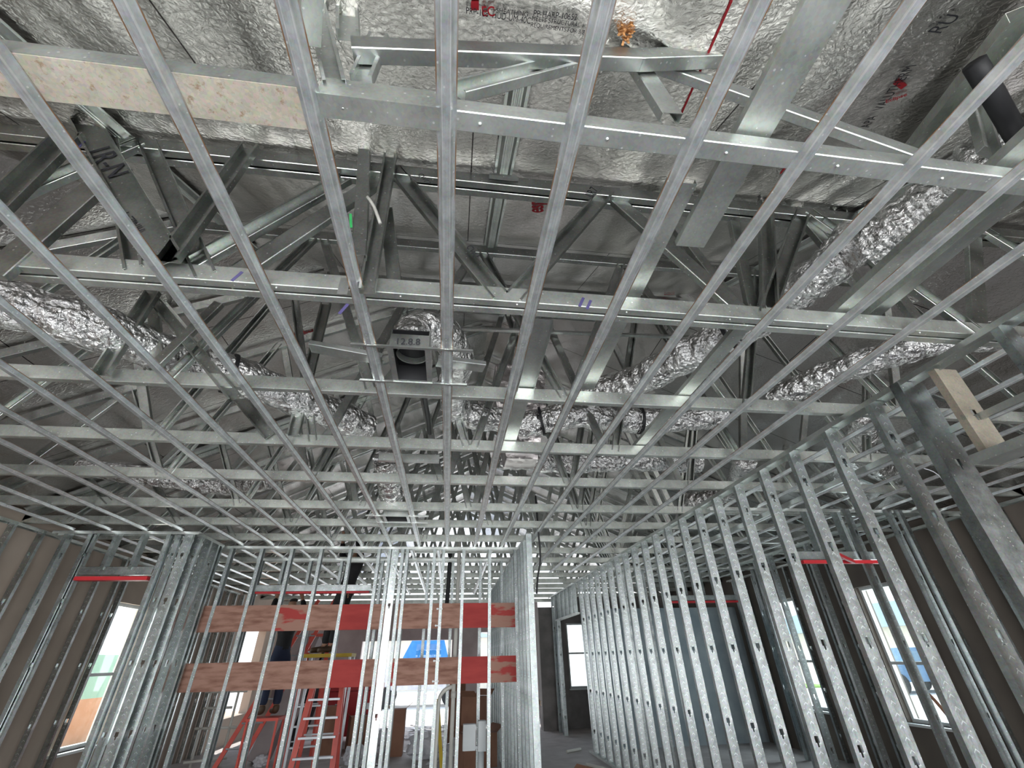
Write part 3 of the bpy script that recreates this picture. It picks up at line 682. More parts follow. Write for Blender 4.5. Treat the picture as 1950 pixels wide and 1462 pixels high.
duct([Z(1630,450,3.55), Z(1590,500,3.4), Z(1530,545,3.4), Z(1480,580,3.45)], .12, 'short crumpled foil duct between the webs at right')
duct([Z(1450,600,3.2), Z(1370,645,3.2), Z(1290,685,3.2), Z(1200,730,3.25), Z(1120,750,3.3)], .12, 'foil duct slanting down behind the second truss right of centre', bands=(.15,))
duct([Z(1900,640,3.2), Z(1780,650,3.2), Z(1660,685,3.2), Z(1560,720,3.22), Z(1470,760,3.22)], .10, 'foil duct crossing above the long stud wall')
duct([Z(1655,790,3.25), Z(1640,840,3.2), Z(1660,880,3.15), Z(1720,900,3.15)], .12, 'foil duct dropping behind the studs of the right wall')
duct([Z(950,870,3.25), Z(1080,880,3.25), Z(1200,875,3.25), Z(1330,880,3.25)], .12, 'foil duct beyond the fifth truss at centre right')
duct([Z(735,870,3.2), Z(742,915,3.1), Z(745,945,3.05)], .13, 'foil duct dropping to the far vent box')
duct([Z(1420,875,3.3), Z(1390,935,3.2), Z(1300,960,3.2)], .12, 'foil duct near the top of the long wall studs')
duct([Z(150,890,3.25), Z(280,905,3.2), Z(420,925,3.2), Z(520,915,3.2)], .10, 'small foil duct far to the left above the sixth truss')
# foil plenum
e = empty('duct_plenum', Z(990,850,3.2), 'tapered foil-faced duct plenum hanging at the centre beyond the fourth truss', 'plenum')
c_ = Z(990,850,3.2); bm = new()
tp = [(-.26,-.2),(.26,-.2),(.26,.2),(-.26,.2)]; bt = [(-.15,-.12),(.15,-.12),(.15,.12),(-.15,.12)]
T_ = [bm.verts.new(c_+V((x, y, .42))) for x, y in tp]; B_ = [bm.verts.new(c_+V((x, y, -.18))) for x, y in bt]; T2_ = [bm.verts.new(c_+V((x, y, .85))) for x, y in tp]
for i in range(4): bm.faces.new((B_[i], B_[(i+1)%4], T_[(i+1)%4], T_[i])); bm.faces.new((T_[i], T_[(i+1)%4], T2_[(i+1)%4], T2_[i]))
bm.faces.new(B_[::-1]); bm.faces.new(T2_); build('plenum_body', bm, DUCTP, e)
bm = new(); box(bm, c_+V((-.265,-.205,.40)), c_+V((.265,-.2,.43))); build('plenum_band', bm, ALU, e)

# ------------------------------------------------------------------ square vent boxes with hangers
def ventbox(x0, x1, y0, y1, label, scale=1):
    e = empty('vent_box', ((x0+x1)/2, (y0+y1)/2, 2.845), label, 'vent')
    z0, z1 = 2.845, 2.935; t_ = .004
    bm = new()
    box(bm, (x0, y0, z0), (x1, y0+t_, z1)); box(bm, (x0, y1-t_, z0), (x1, y1, z1+.08)); box(bm, (x0, y0+t_, z0), (x0+t_, y1-t_, z1+.04)); box(bm, (x1-t_, y0+t_, z0), (x1, y1-t_, z1+.04))
    build('box_side', bm, STEELB, e)
    bm = new(); box(bm, (x0-.012, y0, z0-.002), (x0+.02, y1, z0+.002)); box(bm, (x1-.02, y0, z0-.002), (x1+.012, y1, z0+.002)); box(bm, (x0+.02, y0-.01, z0-.002), (x1-.02, y0+.012, z0+.002)); box(bm, (x0+.02, y1-.012, z0-.002), (x1-.02, y1+.01, z0+.002))
    build('box_flange', bm, STEELB, e)
    q_ = t_+.001; bm = new(); box(bm, (x0+q_, y0+q_, z0+.012), (x0+q_+.002, y1-q_, z1+.028)); box(bm, (x1-q_-.002, y0+q_, z0+.012), (x1-q_, y1-q_, z1+.028)); box(bm, (x0+q_+.002, y1-q_-.002, z0+.012), (x1-q_-.002, y1-q_, z1+.028)); box(bm, (x0+q_+.002, y0+q_, z0+.012), (x1-q_-.002, y0+q_+.002, z1-.002)); build('inner_shade_sheet', bm, BLACK, e)  # added black sheets that paint the shade inside the box
    cx, cy = (x0+x1)/2, (y0+y1)/2; r = min(x1-x0, y1-y0)/2-.012
    bm = new(); box(bm, (x0+t_, y0+t_, z1+.03), (x1-t_, y1-t_, z1+.034)); build('box_top', bm, BLACK, e)  # black colour stands in for the shade inside the box
    bm = new(); n = 32
    Ra = [bm.verts.new((cx+r*math.cos(2*PI*k/n), cy+r*math.sin(2*PI*k/n), z1-.012)) for k in range(n)]; Rb = [bm.verts.new((cx+r*math.cos(2*PI*k/n), cy+r*math.sin(2*PI*k/n), z1+.028)) for k in range(n)]
    Rc = [bm.verts.new((cx+(r-.006)*math.cos(2*PI*k/n), cy+(r-.006)*math.sin(2*PI*k/n), z1-.012)) for k in range(n)]; Rd = [bm.verts.new((cx+(r-.006)*math.cos(2*PI*k/n), cy+(r-.006)*math.sin(2*PI*k/n), z1+.028)) for k in range(n)]
    for k in range(n):
        j = (k+1) % n; bm.faces.new((Ra[k], Ra[j], Rb[j], Rb[k])); bm.faces.new((Rc[k], Rd[k], Rd[j], Rc[j])); bm.faces.new((Ra[k], Rc[k], Rc[j], Ra[j])); bm.faces.new((Rb[k], Rb[j], Rd[j], Rd[k]))
    build('collar', bm, STEELD, e)
    for (yy, xa, xb) in ((y0-.004, x0-.20, x1+.24), (y1+.004, x0-.21, x1+.22)):
        bm = new(); sweep(bm, (xa, yy, z0-.006), (xb, yy, z0-.006), [(-.008,0),(.008,0),(.008,.003),(-.005,.003),(-.005,.02),(-.008,.02)], (0,0,1)); build('hanger_bar', bm, STEELB, e)
    return e
vb = ventbox(-.392, -.183, 1.925, 2.27, 'square galvanised vent box with dark round collar, marked 12.8.8')
bm = new(); sweep(bm, at(590,663,Z=2.95), at(728,688,Z=2.90), cprof(.085, .03, .01), (0,0,1)); tag(build('hanger_channel', bm, STEELB), 'pale hanger channel sticking out to the left of the vent box', 'channel')
bm = new(); sweep(bm, at(832,691,Z=2.90), at(922,702,Z=2.92), cprof(.085, .03, .01), (0,0,1)); tag(build('hanger_channel', bm, STEELB), 'pale hanger channel sticking out to the right of the vent box', 'channel')
p_ = at(730,982,Z=2.845); q_ = at(778,988,Z=2.845)
ventbox(p_.x, q_.x, p_.y-.0, p_.y+.28, 'small far vent box between the last trusses')
bm = new(); sweep(bm, (at(718,863,Z=2.9).x, 3.60, 2.91), (at(836,868,Z=2.9).x, 3.60, 2.91), cprof(.07, .04, .01), (0,1,0)); tag(build('hanger_channel', bm, STEELB), 'pale cross channel between the fourth and fifth trusses', 'channel')

# ------------------------------------------------------------------ writing
def text_obj(s, A_, B_, normal, m, parent, name='lettering', aspect=1.0, bold=False, off=.003):
    'flat lettering from A_ to B_, reading with the surface normal facing the viewer'
    A_, B_ = V(A_), V(B_); nrm = V(normal).normalized()
    cu = bpy.data.curves.new(name, 'FONT'); cu.body = s; cu.size = 1; cu.extrude = 0
    if bold: cu.offset = .02
    to = bpy.data.objects.new('tmp', cu); COL.objects.link(to)
    dg = bpy.context.evaluated_depsgraph_get(); me = bpy.data.meshes.new_from_object(to.evaluated_get(dg)); bpy.data.objects.remove(to)
    me.name = name; me.materials.append(m)
    w_ = max(v.co.x for v in me.vertices); 
    r = (B_-A_); Lw = r.length; r.normalize(); u_ = nrm.cross(r).normalized(); sc = Lw/w_
    for v in me.vertices:
        p = A_ + r*(v.co.x*sc) + u_*(v.co.y*sc*aspect) + nrm*off; v.co = p
    o = bpy.data.objects.new(name, me); COL.objects.link(o)
    if parent is not None:
        o.parent = parent; o.matrix_parent_inverse = Matrix.Translation(-V(parent.location))
    return o
NF = V((0, .5, -1)).normalized()
NLs = V((.5, 0, -1)).normalized(); NRs = V((-.5, 0, -1)).normalized()
def atF(x, y):   # front hip plane z = 3.14+.5y
    d = ray(x, y); t_ = (3.14+.5*CAMLOC.y-CAMLOC.z)/(d.z-.5*d.y); return CAMLOC+d*t_
def atL(x, y):
    d = ray(x, y); t_ = (5.48+.5*CAMLOC.x-CAMLOC.z)/(d.z-.5*d.x); return CAMLOC+d*t_
def atR(x, y):
    d = ray(x, y); t_ = (6.2-.5*CAMLOC.x-CAMLOC.z)/(d.z+.5*d.x); return CAMLOC+d*t_
deck = [o for o in bpy.data.objects if o.name.startswith('ceiling')]
dF = bpy.data.objects['ceiling']
NFv = V((0, .5, -1)).normalized()
def wr(s, a, b_, plane, nrm, m, asp=1.0, bold=False):
    o = text_obj(s, plane(*a), plane(*b_), nrm, m, None, 'printed_lettering', asp, bold, .012)
    o.parent = dF; return o
wr('SHEATHING', (945,18), (1005,26), atF, NFv, INK, 1.2)
wr('PRP-108  HUD-UM-40C', (887,20), (1010,40), atF, NFv, INK, 1.5)
wr('PP-HARP-10652', (1015,25), (1098,33), atF, NFv, INK, 1.4)
wr('MEETS STRUCTURAL 1', (1012,33), (1110,47), atF, NFv, INK, 1.3)
wr('REQUIREMENTS FOR 3/8', (1010,45), (1112,60), atF, NFv, INK, 1.3)
wr('EC', (918,25), (943,25), atF, NFv, INKR, 1.3, True)
wr('esp', (1034,402), (1034,378), atF, NFv, INKR, 1.3, True)
wr('Eclipse', (1686,192), (1727,177), atF, NFv, INKR, 1.3, True)
wr('APA   VALUTHERM', (1654,238), (1745,118), atF, NFv, INK, 1.2)
wr('VALUTHERM', (1762,256), (1822,206), atF, NFv, INK, 1.2)
wr('RU', (1788,60), (1830,24), atF, NFv, INK, 1.3)
wr('Eclipse', (118,478), (176,476), atF, NFv, INKR, 1.3, True)
wr('Eclipse', (598,628), (560,634), atL, NLs, INKR, 1.3, True)
wr('APA STRUCTURAL', (578,624), (565,580), atL, NLs, INK, 1.0)
wr('Eclipse', (1265,560), (1285,558), atF, NFv, INKR, 1.3, True)
wr('Eclipse', (1840,545), (1880,520), atF, NFv, INKR, 1.3, True)
bm = new(); P4 = [atF(1700,158), atF(1712,150), atF(1728,160), atF(1716,169)]
bm.faces.new([bm.verts.new(p+NFv*.004) for p in P4]); o = build('printed_patch', bm, INKR); o.parent = dF
for P4_ in ([(1188,622),(1268,628),(1266,636),(1215,634)], [(1045,655),(1130,648),(1118,662),(1050,664)]):
    bm = new(); bm.faces.new([bm.verts.new(atR(*p)+NRs*.004) for p in P4_]); o = build('printed_patch', bm, TOOLY); o.parent = dF
bm = new(); P4 = [atF(897,0), atF(912,0), atF(912,18), atF(897,18)]
bm.faces.new([bm.verts.new(p+NFv*.004) for p in P4]); o = build('printed_patch', bm, INKR); o.parent = dF
# red chalk line on the foil
for a, b_ in (((1393,0),(1292,228)), ((1660,115),(1486,330))):
    bm = new(); sweep(bm, atF(*a)+NFv*.003, atF(*b_)+NFv*.003, rprof(.009, .002), NFv); o = build('chalk_line', bm, INKR); o.parent = dF
# markings on steel
text_obj('12.8.8', at(752,656,Y=1.922), at(800,657,Y=1.922), (0,-1,0), INK, vb, 'handwriting', 1.1)
t1 = [o for o in bpy.data.objects if o.name.startswith('roof_truss') and o.get('label') == NAMES[0]][0]
ynear = 1.497
text_obj('1R-N', A(158,287,ynear), A(207,340,ynear), (0,-1,0), INK, t1, 'handwriting', 1.2)
text_obj('HNZ-1', A(278,438,ynear), A(246,404,ynear), (0,-1,0), INK, t1, 'handwriting', 1.2)
text_obj('CW17', A(795,333,1.52), A(812,352,1.52), (0,-1,0), INK, t1, 'handwriting', 1.2)
text_obj('CW2', A(887,470,1.52), A(902,492,1.52), (0,-1,0), INK, t1, 'handwriting', 1.2)
text_obj('LR7', A(1128,378,1.52), A(1140,362,1.52), (0,-1,0), INK, t1, 'handwriting', 1.2)
bm = new(); box(bm, A(125,272,ynear)-V((.02,.002,.03)), A(125,272,ynear)+V((.08,0,.03))); build('purple_mark', bm, PURP, t1)

# ------------------------------------------------------------------ black cables, straps, vent pipe
def cable(pts, r, label, m=BLACK, name='cable', cat='cable'):
    bm = new(); tube(bm, catmull(pts, .04), r, 8); return tag(build(name, bm, m, smooth=True), label, cat)
cable([at(1022,985,Y=5.9)+V((0,0,.3)), at(1025,1010,Y=5.9), at(1029,1060,Y=5.95), at(1024,1100,Y=6.0), at(1022,1130,Y=6.0)], .012, 'black cable hanging from the ceiling beside the pale end stud')
cable([at(856,1035,Y=8.2), at(857,1060,Y=8.2), at(854,1110,Y=8.2), at(851,1150,Y=8.2)], .035, 'thick black flexible hose hanging behind the end wall', name='hose', cat='hose')
cable([at(1955,290,Z=3.0), at(1925,240,Z=3.1), at(1885,170,Z=3.15), at(1855,120,Z=3.2)], .035, 'black insulated line curving down at the upper right', name='hose', cat='hose')
cable([Z(808,752,3.05), Z(815,795,3.2), Z(818,825,3.3)], .018, 'black strap hanging behind the third truss', name='strap', cat='strap')
cable([at(1755,890,Z=2.9), at(1785,903,Z=2.85), at(1815,940,Z=2.8)], .004, 'thin white wire looping behind the right wall studs', WHITE, 'wire', 'wire')
cable([at(700,375,Y=1.42), at(712,393,Y=1.42), at(724,425,Y=1.42)], .008, 'pale bent strap on the webs left of centre', PVC, 'strap', 'strap')
# broken rusty edge of foam at the top
bm = new(); rr = random.Random(5); c_ = atF(1190,62)
for i in range(22):
    a0 = rr.uniform(0, 2*PI); q0 = c_+V((math.cos(a0)*.02, math.sin(a0)*.015, 0)); q1 = q0+V((rr.uniform(-.015,.015), rr.uniform(-.02,.02), -rr.uniform(.01,.03)))
    sweep(bm, q0, q1, rprof(.009, .004), (0,1,.1))
tag(build('foam_scrap', bm, RUST), 'torn scrap of orange foam stuck at the top edge by the nearest truss', 'foam')
bm = new(); p_ = atF(590,-10); 
# short stub channel at the top left (open end)
q_ = V((-.36, .30, 3.05))
sweep(bm, at(600,-50,Z=3.05), at(593,88,Z=3.02), cprof(.07, .06, .012), (-.6,0,.6)); tag(build('stub_channel', bm, STEEL), 'short open-ended steel channel hanging at the top left of centre', 'channel')

# ------------------------------------------------------------------ plumbing behind the end wall
def pipe_thing():
    YP = 7.12
    e = empty('drain_pipe', (.11, YP, FLOOR), 'white plastic drain stack with a side branch standing behind the end wall', 'pipe')
    bm = new(); tube(bm, [V((.10, YP, FLOOR)), V((.10, YP, 2.98))], .027, 16); build('stack', bm, PVC, e, True)
    for z_ in (1.18, 1.03): 
        bm = new(); tube(bm, [V((.10, YP, z_-.035)), V((.10, YP, z_+.035))], .034, 16); build('fitting', bm, PVC, e, True)
    bm = new(); tube(bm, catmull([V((.10, YP, 1.12)), V((.02, YP, 1.10)), V((-.05, YP, 1.05)), V((-.085, YP, .95)), V((-.09, YP, .6)), V((-.09, YP, FLOOR))], .03), .024, 14); build('branch', bm, PVC, e, True)
    return e
pipe_thing()
e = empty('electrical_box', (.45, 7.05, FLOOR), 'grey plastic box cluster on a grey conduit behind the end wall', 'box')
bm = new(); box(bm, (.24, 7.0, .46), (.40, 7.12, .72)); build('box_body', bm, PVCG, e)
bm = new(); box(bm, (.43, 6.99, .45), (.53, 7.13, .75)); build('box_body', bm, PVCG, e)
bm = new(); tube(bm, [V((.47, 7.06, FLOOR)), V((.47, 7.06, .46))], .04, 16); build('conduit', bm, PVCG, e, True)
bm = new(); box(bm, (.40, 7.03, .47), (.43, 7.09, .5)); build('strap', bm, PVCG, e)
# white cleats on the plywood strips
for i, (px, py) in enumerate(((837,1159),(834,1191),(831,1258),(829,1297))):
    p = at(px, py, Y=YE-.006); bm = new()
    for s in (-1, 1): tube(bm, [p+V((s*.03, -.006, 0)), p+V((s*.03, .01, 0))], .012, 12)
    box(bm, p-V((.035,.002,.006)), p+V((.035,.006,.006)))
    tag(build('pipe_clip', bm, WFRAME), ['upper clip on the upper', 'lower clip on the upper', 'upper clip on the lower', 'lower clip on the lower'][i]+' plywood strip', 'clip')

# ------------------------------------------------------------------ ladders
def ladder(name, base_c, width, height, yaw, label, col=LADR, spread=.8, rungs=7):
    e = empty(name, base_c, label, 'ladder'); c_ = V(base_c); rx = V((math.cos(yaw), math.sin(yaw), 0)); ry = V((-math.sin(yaw), math.cos(yaw), 0))
    def rail(p, q, wd=.07):
        bm = new(); sweep(bm, p, q, cprof(wd, .025, 0), ry); build('rail', bm, col, e)
    top = c_+ry*spread*.5+V((0,0,height))
    for s in (-1, 1):
        rail(c_+rx*s*width/2, top+rx*s*width*.33)
        rail(c_+ry*spread+rx*s*width/2, top+ry*.06+rx*s*width*.33, .05)
    for k in range(1, rungs):
        f_ = k/rungs; a = c_.lerp(top, f_); wd = width/2*(1-f_)+width*.33*f_
        bm = new(); sweep(bm, a-rx*wd, a+rx*wd, rprof(.08, .025), (0,0,1)); build('step', bm, ALU, e)
    for k in (1, 3):
        f_ = k/rungs; a = (c_+ry*spread).lerp(top+ry*.06, f_); wd = width/2*(1-f_)+width*.33*f_
        bm = new(); sweep(bm, a-rx*wd, a+rx*wd, rprof(.02, .02), (0,0,1)); build('spreader', bm, ALU, e)
    bm = new(); sweep(bm, top-rx*width*.36, top+rx*width*.36, rprof(.14, .05), (0,0,1)); build('top_cap', bm, col, e)
    return e
ladder('step_ladder', (-1.75, 7.95, FLOOR), .58, 1.50, .05, 'red step ladder standing in front behind the end wall', spread=.55)
ladder('step_ladder', (-2.45, 10.15, FLOOR), .5, 2.0, .3, 'red step ladder further back at the left with white-edged rails', spread=.9)
# leaning red straight ladder
e = empty('straight_ladder', (-3.6, 9.9, FLOOR), 'long red ladder leaning at the left behind the end wall', 'ladder')
for s in (0, .36):
    bm = new(); sweep(bm, (-3.75+s, 9.9, FLOOR), (-2.75+s*.9, 10.6, 2.55), cprof(.07, .025, 0), (0,1,0)); build('rail', bm, LADR, e)
for k in range(1, 8):
    f_ = k/8; p = V((-3.75, 9.9, FLOOR)).lerp(V((-2.75, 10.6, 2.55)), f_); bm = new(); tube(bm, [p, p+V((.35, 0, 0))], .014, 8); build('rung', bm, ALU, e)
# white pipe rack against the left
e = empty('pipe_rack', (-4.2, 10.8, FLOOR), 'white plastic pipe rack standing against the beige wall far left', 'rack')
for (a, b_) in (((-4.45,10.8,FLOOR),(-4.45,10.8,1.25)), ((-3.95,10.8,FLOOR),(-3.95,10.8,1.25)), ((-4.55,10.8,1.0),(-3.8,10.8,1.0)), ((-4.55,10.8,.45),(-3.8,10.8,.45)), ((-4.5,10.8,.75),(-4.0,10.8,.75)), ((-4.5,10.6,0),(-3.9,10.9,.0))):
    bm = new(); tube(bm, [V(a), V(b_)], .022, 10); build('rack_tube', bm, PVC, e, True)

# ------------------------------------------------------------------ things on the far floor
def carton(x, y, sx, sy, sz, label, rot=0, m=CARD, z=FLOOR, flaps=True):
    e = empty('cardboard_box', (x, y, z), label, 'box'); e.rotation_euler.z = 0
    R_ = Matrix.Rotation(rot, 3, 'Z')
    def part(nm, pts):
        bm = new(); vs = [bm.verts.new(R_@V(p)+V((x, y, z))) for p in pts[0]]
        for f in pts[1]: bm.faces.new([vs[i] for i in f])
        return build(nm, bm, m, bb)
    a, b_ = sx/2, sy/2
    bm = new(); box(bm, (-a,-b_,0), (a,b_,sz)); 
    for v in bm.verts: v.co = R_@v.co+V((x,y,z))
    bb = build('box_body', bm, m, e)
    if flaps:
        for s in (-1, 1):
            part('flap', ([(s*a,-b_,sz+.001),(s*a,b_,sz+.001),(s*(a+.12),b_,sz+.09),(s*(a+.12),-b_,sz+.09),(s*a,-b_,sz+.006),(s*a,b_,sz+.006),(s*(a+.12),b_,sz+.096),(s*(a+.12),-b_,sz+.096)],
                 [(0,1,2,3),(7,6,5,4),(0,4,5,1),(1,5,6,2),(2,6,7,3),(3,7,4,0)]))
    return e
carton(-.92, 11.0, .30, .28, .72, 'tall brown cardboard box standing behind the end wall left of the drain pipe')
carton(-2.28, 11.4, .36, .3, .78, 'brown cardboard box behind the red step ladder', .1)
carton(-1.75, 12.0, .5, .4, .55, 'brown cardboard box on the far floor right of the red ladder', .3)
carton(.55, 9.6, .6, .45, .45, 'open brown cardboard box on the floor behind the electrical box', .35)
carton(.55, 9.6, .4, .35, .4, 'crumpled cardboard box stacked on the open box behind the electrical box', .9, z=FLOOR+.56)
carton(.25, 11.8, .35, .3, 1.25, 'tall brown carton at the foot of the far wall beside the opening', 0, flaps=False)
carton(1.45, 6.75, .45, .4, .28, 'brown cardboard box on the floor at the corridor entrance', .4)
# red storage frame / gang box
e = empty('tool_chest', (-2.0, 13.0, FLOOR), 'red steel job-site chest standing beyond the ladders', 'tool chest')
bm = new(); box(bm, (-2.75, 12.8, .02), (-1.55, 13.4, .85)); cb_ = build('chest_body', bm, REDP, e)
bm = new(); box(bm, (-2.78, 12.78, .86), (-1.52, 13.42, .98)); build('lid', bm, REDP, e)
for x in (-2.45, -1.8): 
    bm = new(); box(bm, (x-.06, 12.77, .5), (x+.06, 12.80, .62)); build('latch', bm, ALU, cb_)
for x in (-2.7, -1.6):
    bm = new(); box(bm, (x-.04, 12.85, FLOOR), (x+.04, 13.35, .02)); build('skid', bm, BLACK, e)
# dark door leaf stack leaning at left
bm = new(); sweep(bm, (-3.05, 12.0, FLOOR), (-2.85, 12.9, 1.75), rprof(.9, .05), (1,0,0)); tag(build('board', bm, SHIRT), 'dark board leaning behind the red ladders', 'board')
bm = new(); sweep(bm, (-3.35, 10.9, FLOOR), (-2.9, 11.4, 1.9), rprof(.35, .30), (1,0,0)); tag(build('insulation_roll', bm, MAUVE), 'leaning mauve-grey bundle beside the red ladder', 'bundle')
bm = new(); sweep(bm, (.02, 8.2, FLOOR), (-.12, 8.6, .9), rprof(.05, .02), (0,1,0)); tag(build('level', bm, YELLOW), 'yellow-edged strip leaning behind the drain pipe', 'strip')
# plastic bags and litter
def bag(x, y, r, label, m=WHITE, z=FLOOR):
    bm = new(); bmesh.ops.create_icosphere(bm, subdivisions=3, radius=r); q = random.Random(int(x*100+y*10))
    ph = [q.uniform(0, 6) for _ in range(6)]
    for v in bm.verts:
        n_ = v.co.normalized(); k_ = 1+.18*math.sin(9*n_.x+ph[0])*math.sin(8*n_.y+ph[1])+.12*math.sin(17*n_.z+ph[2])+q.uniform(-.05,.05)
        v.co = V((n_.x*r*k_, n_.y*r*k_, max(-.55*r, n_.z*r*.8*k_)))
    o = build('plastic_bag', bm, m); o.location = (x, y, z+.55*r); tag(o, label, 'bag'); return o
bag(-1.55, 10.4, .2, 'crumpled white plastic bag at the foot of the red step ladder')
bag(-1.2, 11.6, .26, 'white plastic bundle right of the red step ladder, topmost in view')
bag(-1.35, 10.85, .15, 'white plastic bag left of the tall cardboard box')
bag(-.35, 10.6, .3, 'round white plastic sack between the studs and the drain pipe')
bag(.30, 10.6, .22, 'blue-white striped plastic bag behind the drain pipe')
bag(-3.2, 10.6, .12, 'white plastic scrap on the floor at the foot of the left ladder')
bag(-3.2, 8.5, .14, 'flattened white plastic sheet on the floor before the ladders')
bm = new(); q = random.Random(11)
for i in range(260):
    x, y = q.uniform(-2.4, .8), q.uniform(9.7, 15.8)
    if any(abs(x-a_) < b_+.1 and abs(y-c_) < d_+.1 for a_, b_, c_, d_ in ((-.92,.2,11,.2),(-2.28,.25,11.4,.25),(-1.75,.35,12,.35),(.55,.5,9.6,.4),(.25,.2,11.8,.2),(-2.1,.8,13.1,.4),(-1.55,.25,10.4,.25),(-1.2,.3,11.6,.3),(-1.35,.2,10.85,.2),(-.35,.35,10.6,.35),(.30,.3,10.6,.3),(-2.45,.45,10.4,.6))): continue
    s = q.uniform(.02, .09); a0 = q.uniform(0, 3)
    d1 = V((math.cos(a0), math.sin(a0), 0))*s; d2 = V((-math.sin(a0), math.cos(a0), 0))*s*q.uniform(.3, .9); c0 = V((x, y, FLOOR+.006))
    pts = [c0-d1-d2, c0+d1-d2+V((0,0,q.uniform(0,.03))), c0+d1+d2, c0-d1+d2+V((0,0,q.uniform(0,.03)))]
    lowv = [bm.verts.new(p) for p in pts]; hi = [bm.verts.new(p+V((0,0,.004))) for p in pts]
    bm.faces.new(lowv[::-1]); bm.faces.new(hi)
    for j in range(4): bm.faces.new((lowv[j], lowv[(j+1)%4], hi[(j+1)%4], hi[j]))
tag(build('litter', bm, WHITE), 'scattered white scraps and dust littering the far floor', 'litter', kind='stuff')
# loose white pipe lying in the corridor
for (a, b_, lab) in (((2.35, 9.15), (2.66, 8.45), 'thin white pipe lying on the corridor floor along the long wall'), ((2.30, 10.35), (2.62, 10.55), 'short dark-ended offcut on the corridor floor past the long wall')):
    bm = new(); tube(bm, [V((*a, FLOOR+.022)), V((*b_, FLOOR+.022))], .022, 10); tag(build('offcut_pipe', bm, PVC), lab, 'pipe')
# copper-brown bracket leaning inside the right window
bm = new(); tube(bm, catmull([V((5.9, 5.55, FLOOR)), V((5.95, 5.7, .5)), V((5.9, 5.9, .95)), V((5.75, 5.85, .6))], .05), .018, 8); tag(build('bent_bar', bm, CARD), 'brown bent bar standing before the nearer right window', 'bar')

# ------------------------------------------------------------------ workers
def skin_body(name, joints, edges, m, parent, root):
    me = bpy.data.meshes.new(name); me.from_pydata([j[0] for j in joints], edges, []); me.materials.append(m)
    o = bpy.data.objects.new(name, me); COL.objects.link(o)
    o.modifiers.new('skin', 'SKIN'); 
    sv = me.skin_vertices[0].data
    for i, j in enumerate(joints):
        sv[i].radius = (j[1], j[1]*(j[2] if len(j) > 2 else 1)); sv[i].use_root = (i == root)
    md = o.modifiers.new('sub', 'SUBSURF'); md.levels = 2; md.render_levels = 2
    dg = bpy.context.evaluated_depsgraph_get(); me2 = bpy.data.meshes.new_from_object(o.evaluated_get(dg)); bpy.data.objects.remove(o)
    if not me2.materials: me2.materials.append(m)
    for p in me2.polygons: p.use_smooth = True
    o2 = bpy.data.objects.new(name, me2); COL.objects.link(o2)
    if parent is not None: o2.parent = parent; o2.matrix_parent_inverse = Matrix.Translation(-V(parent.location))
    return o2
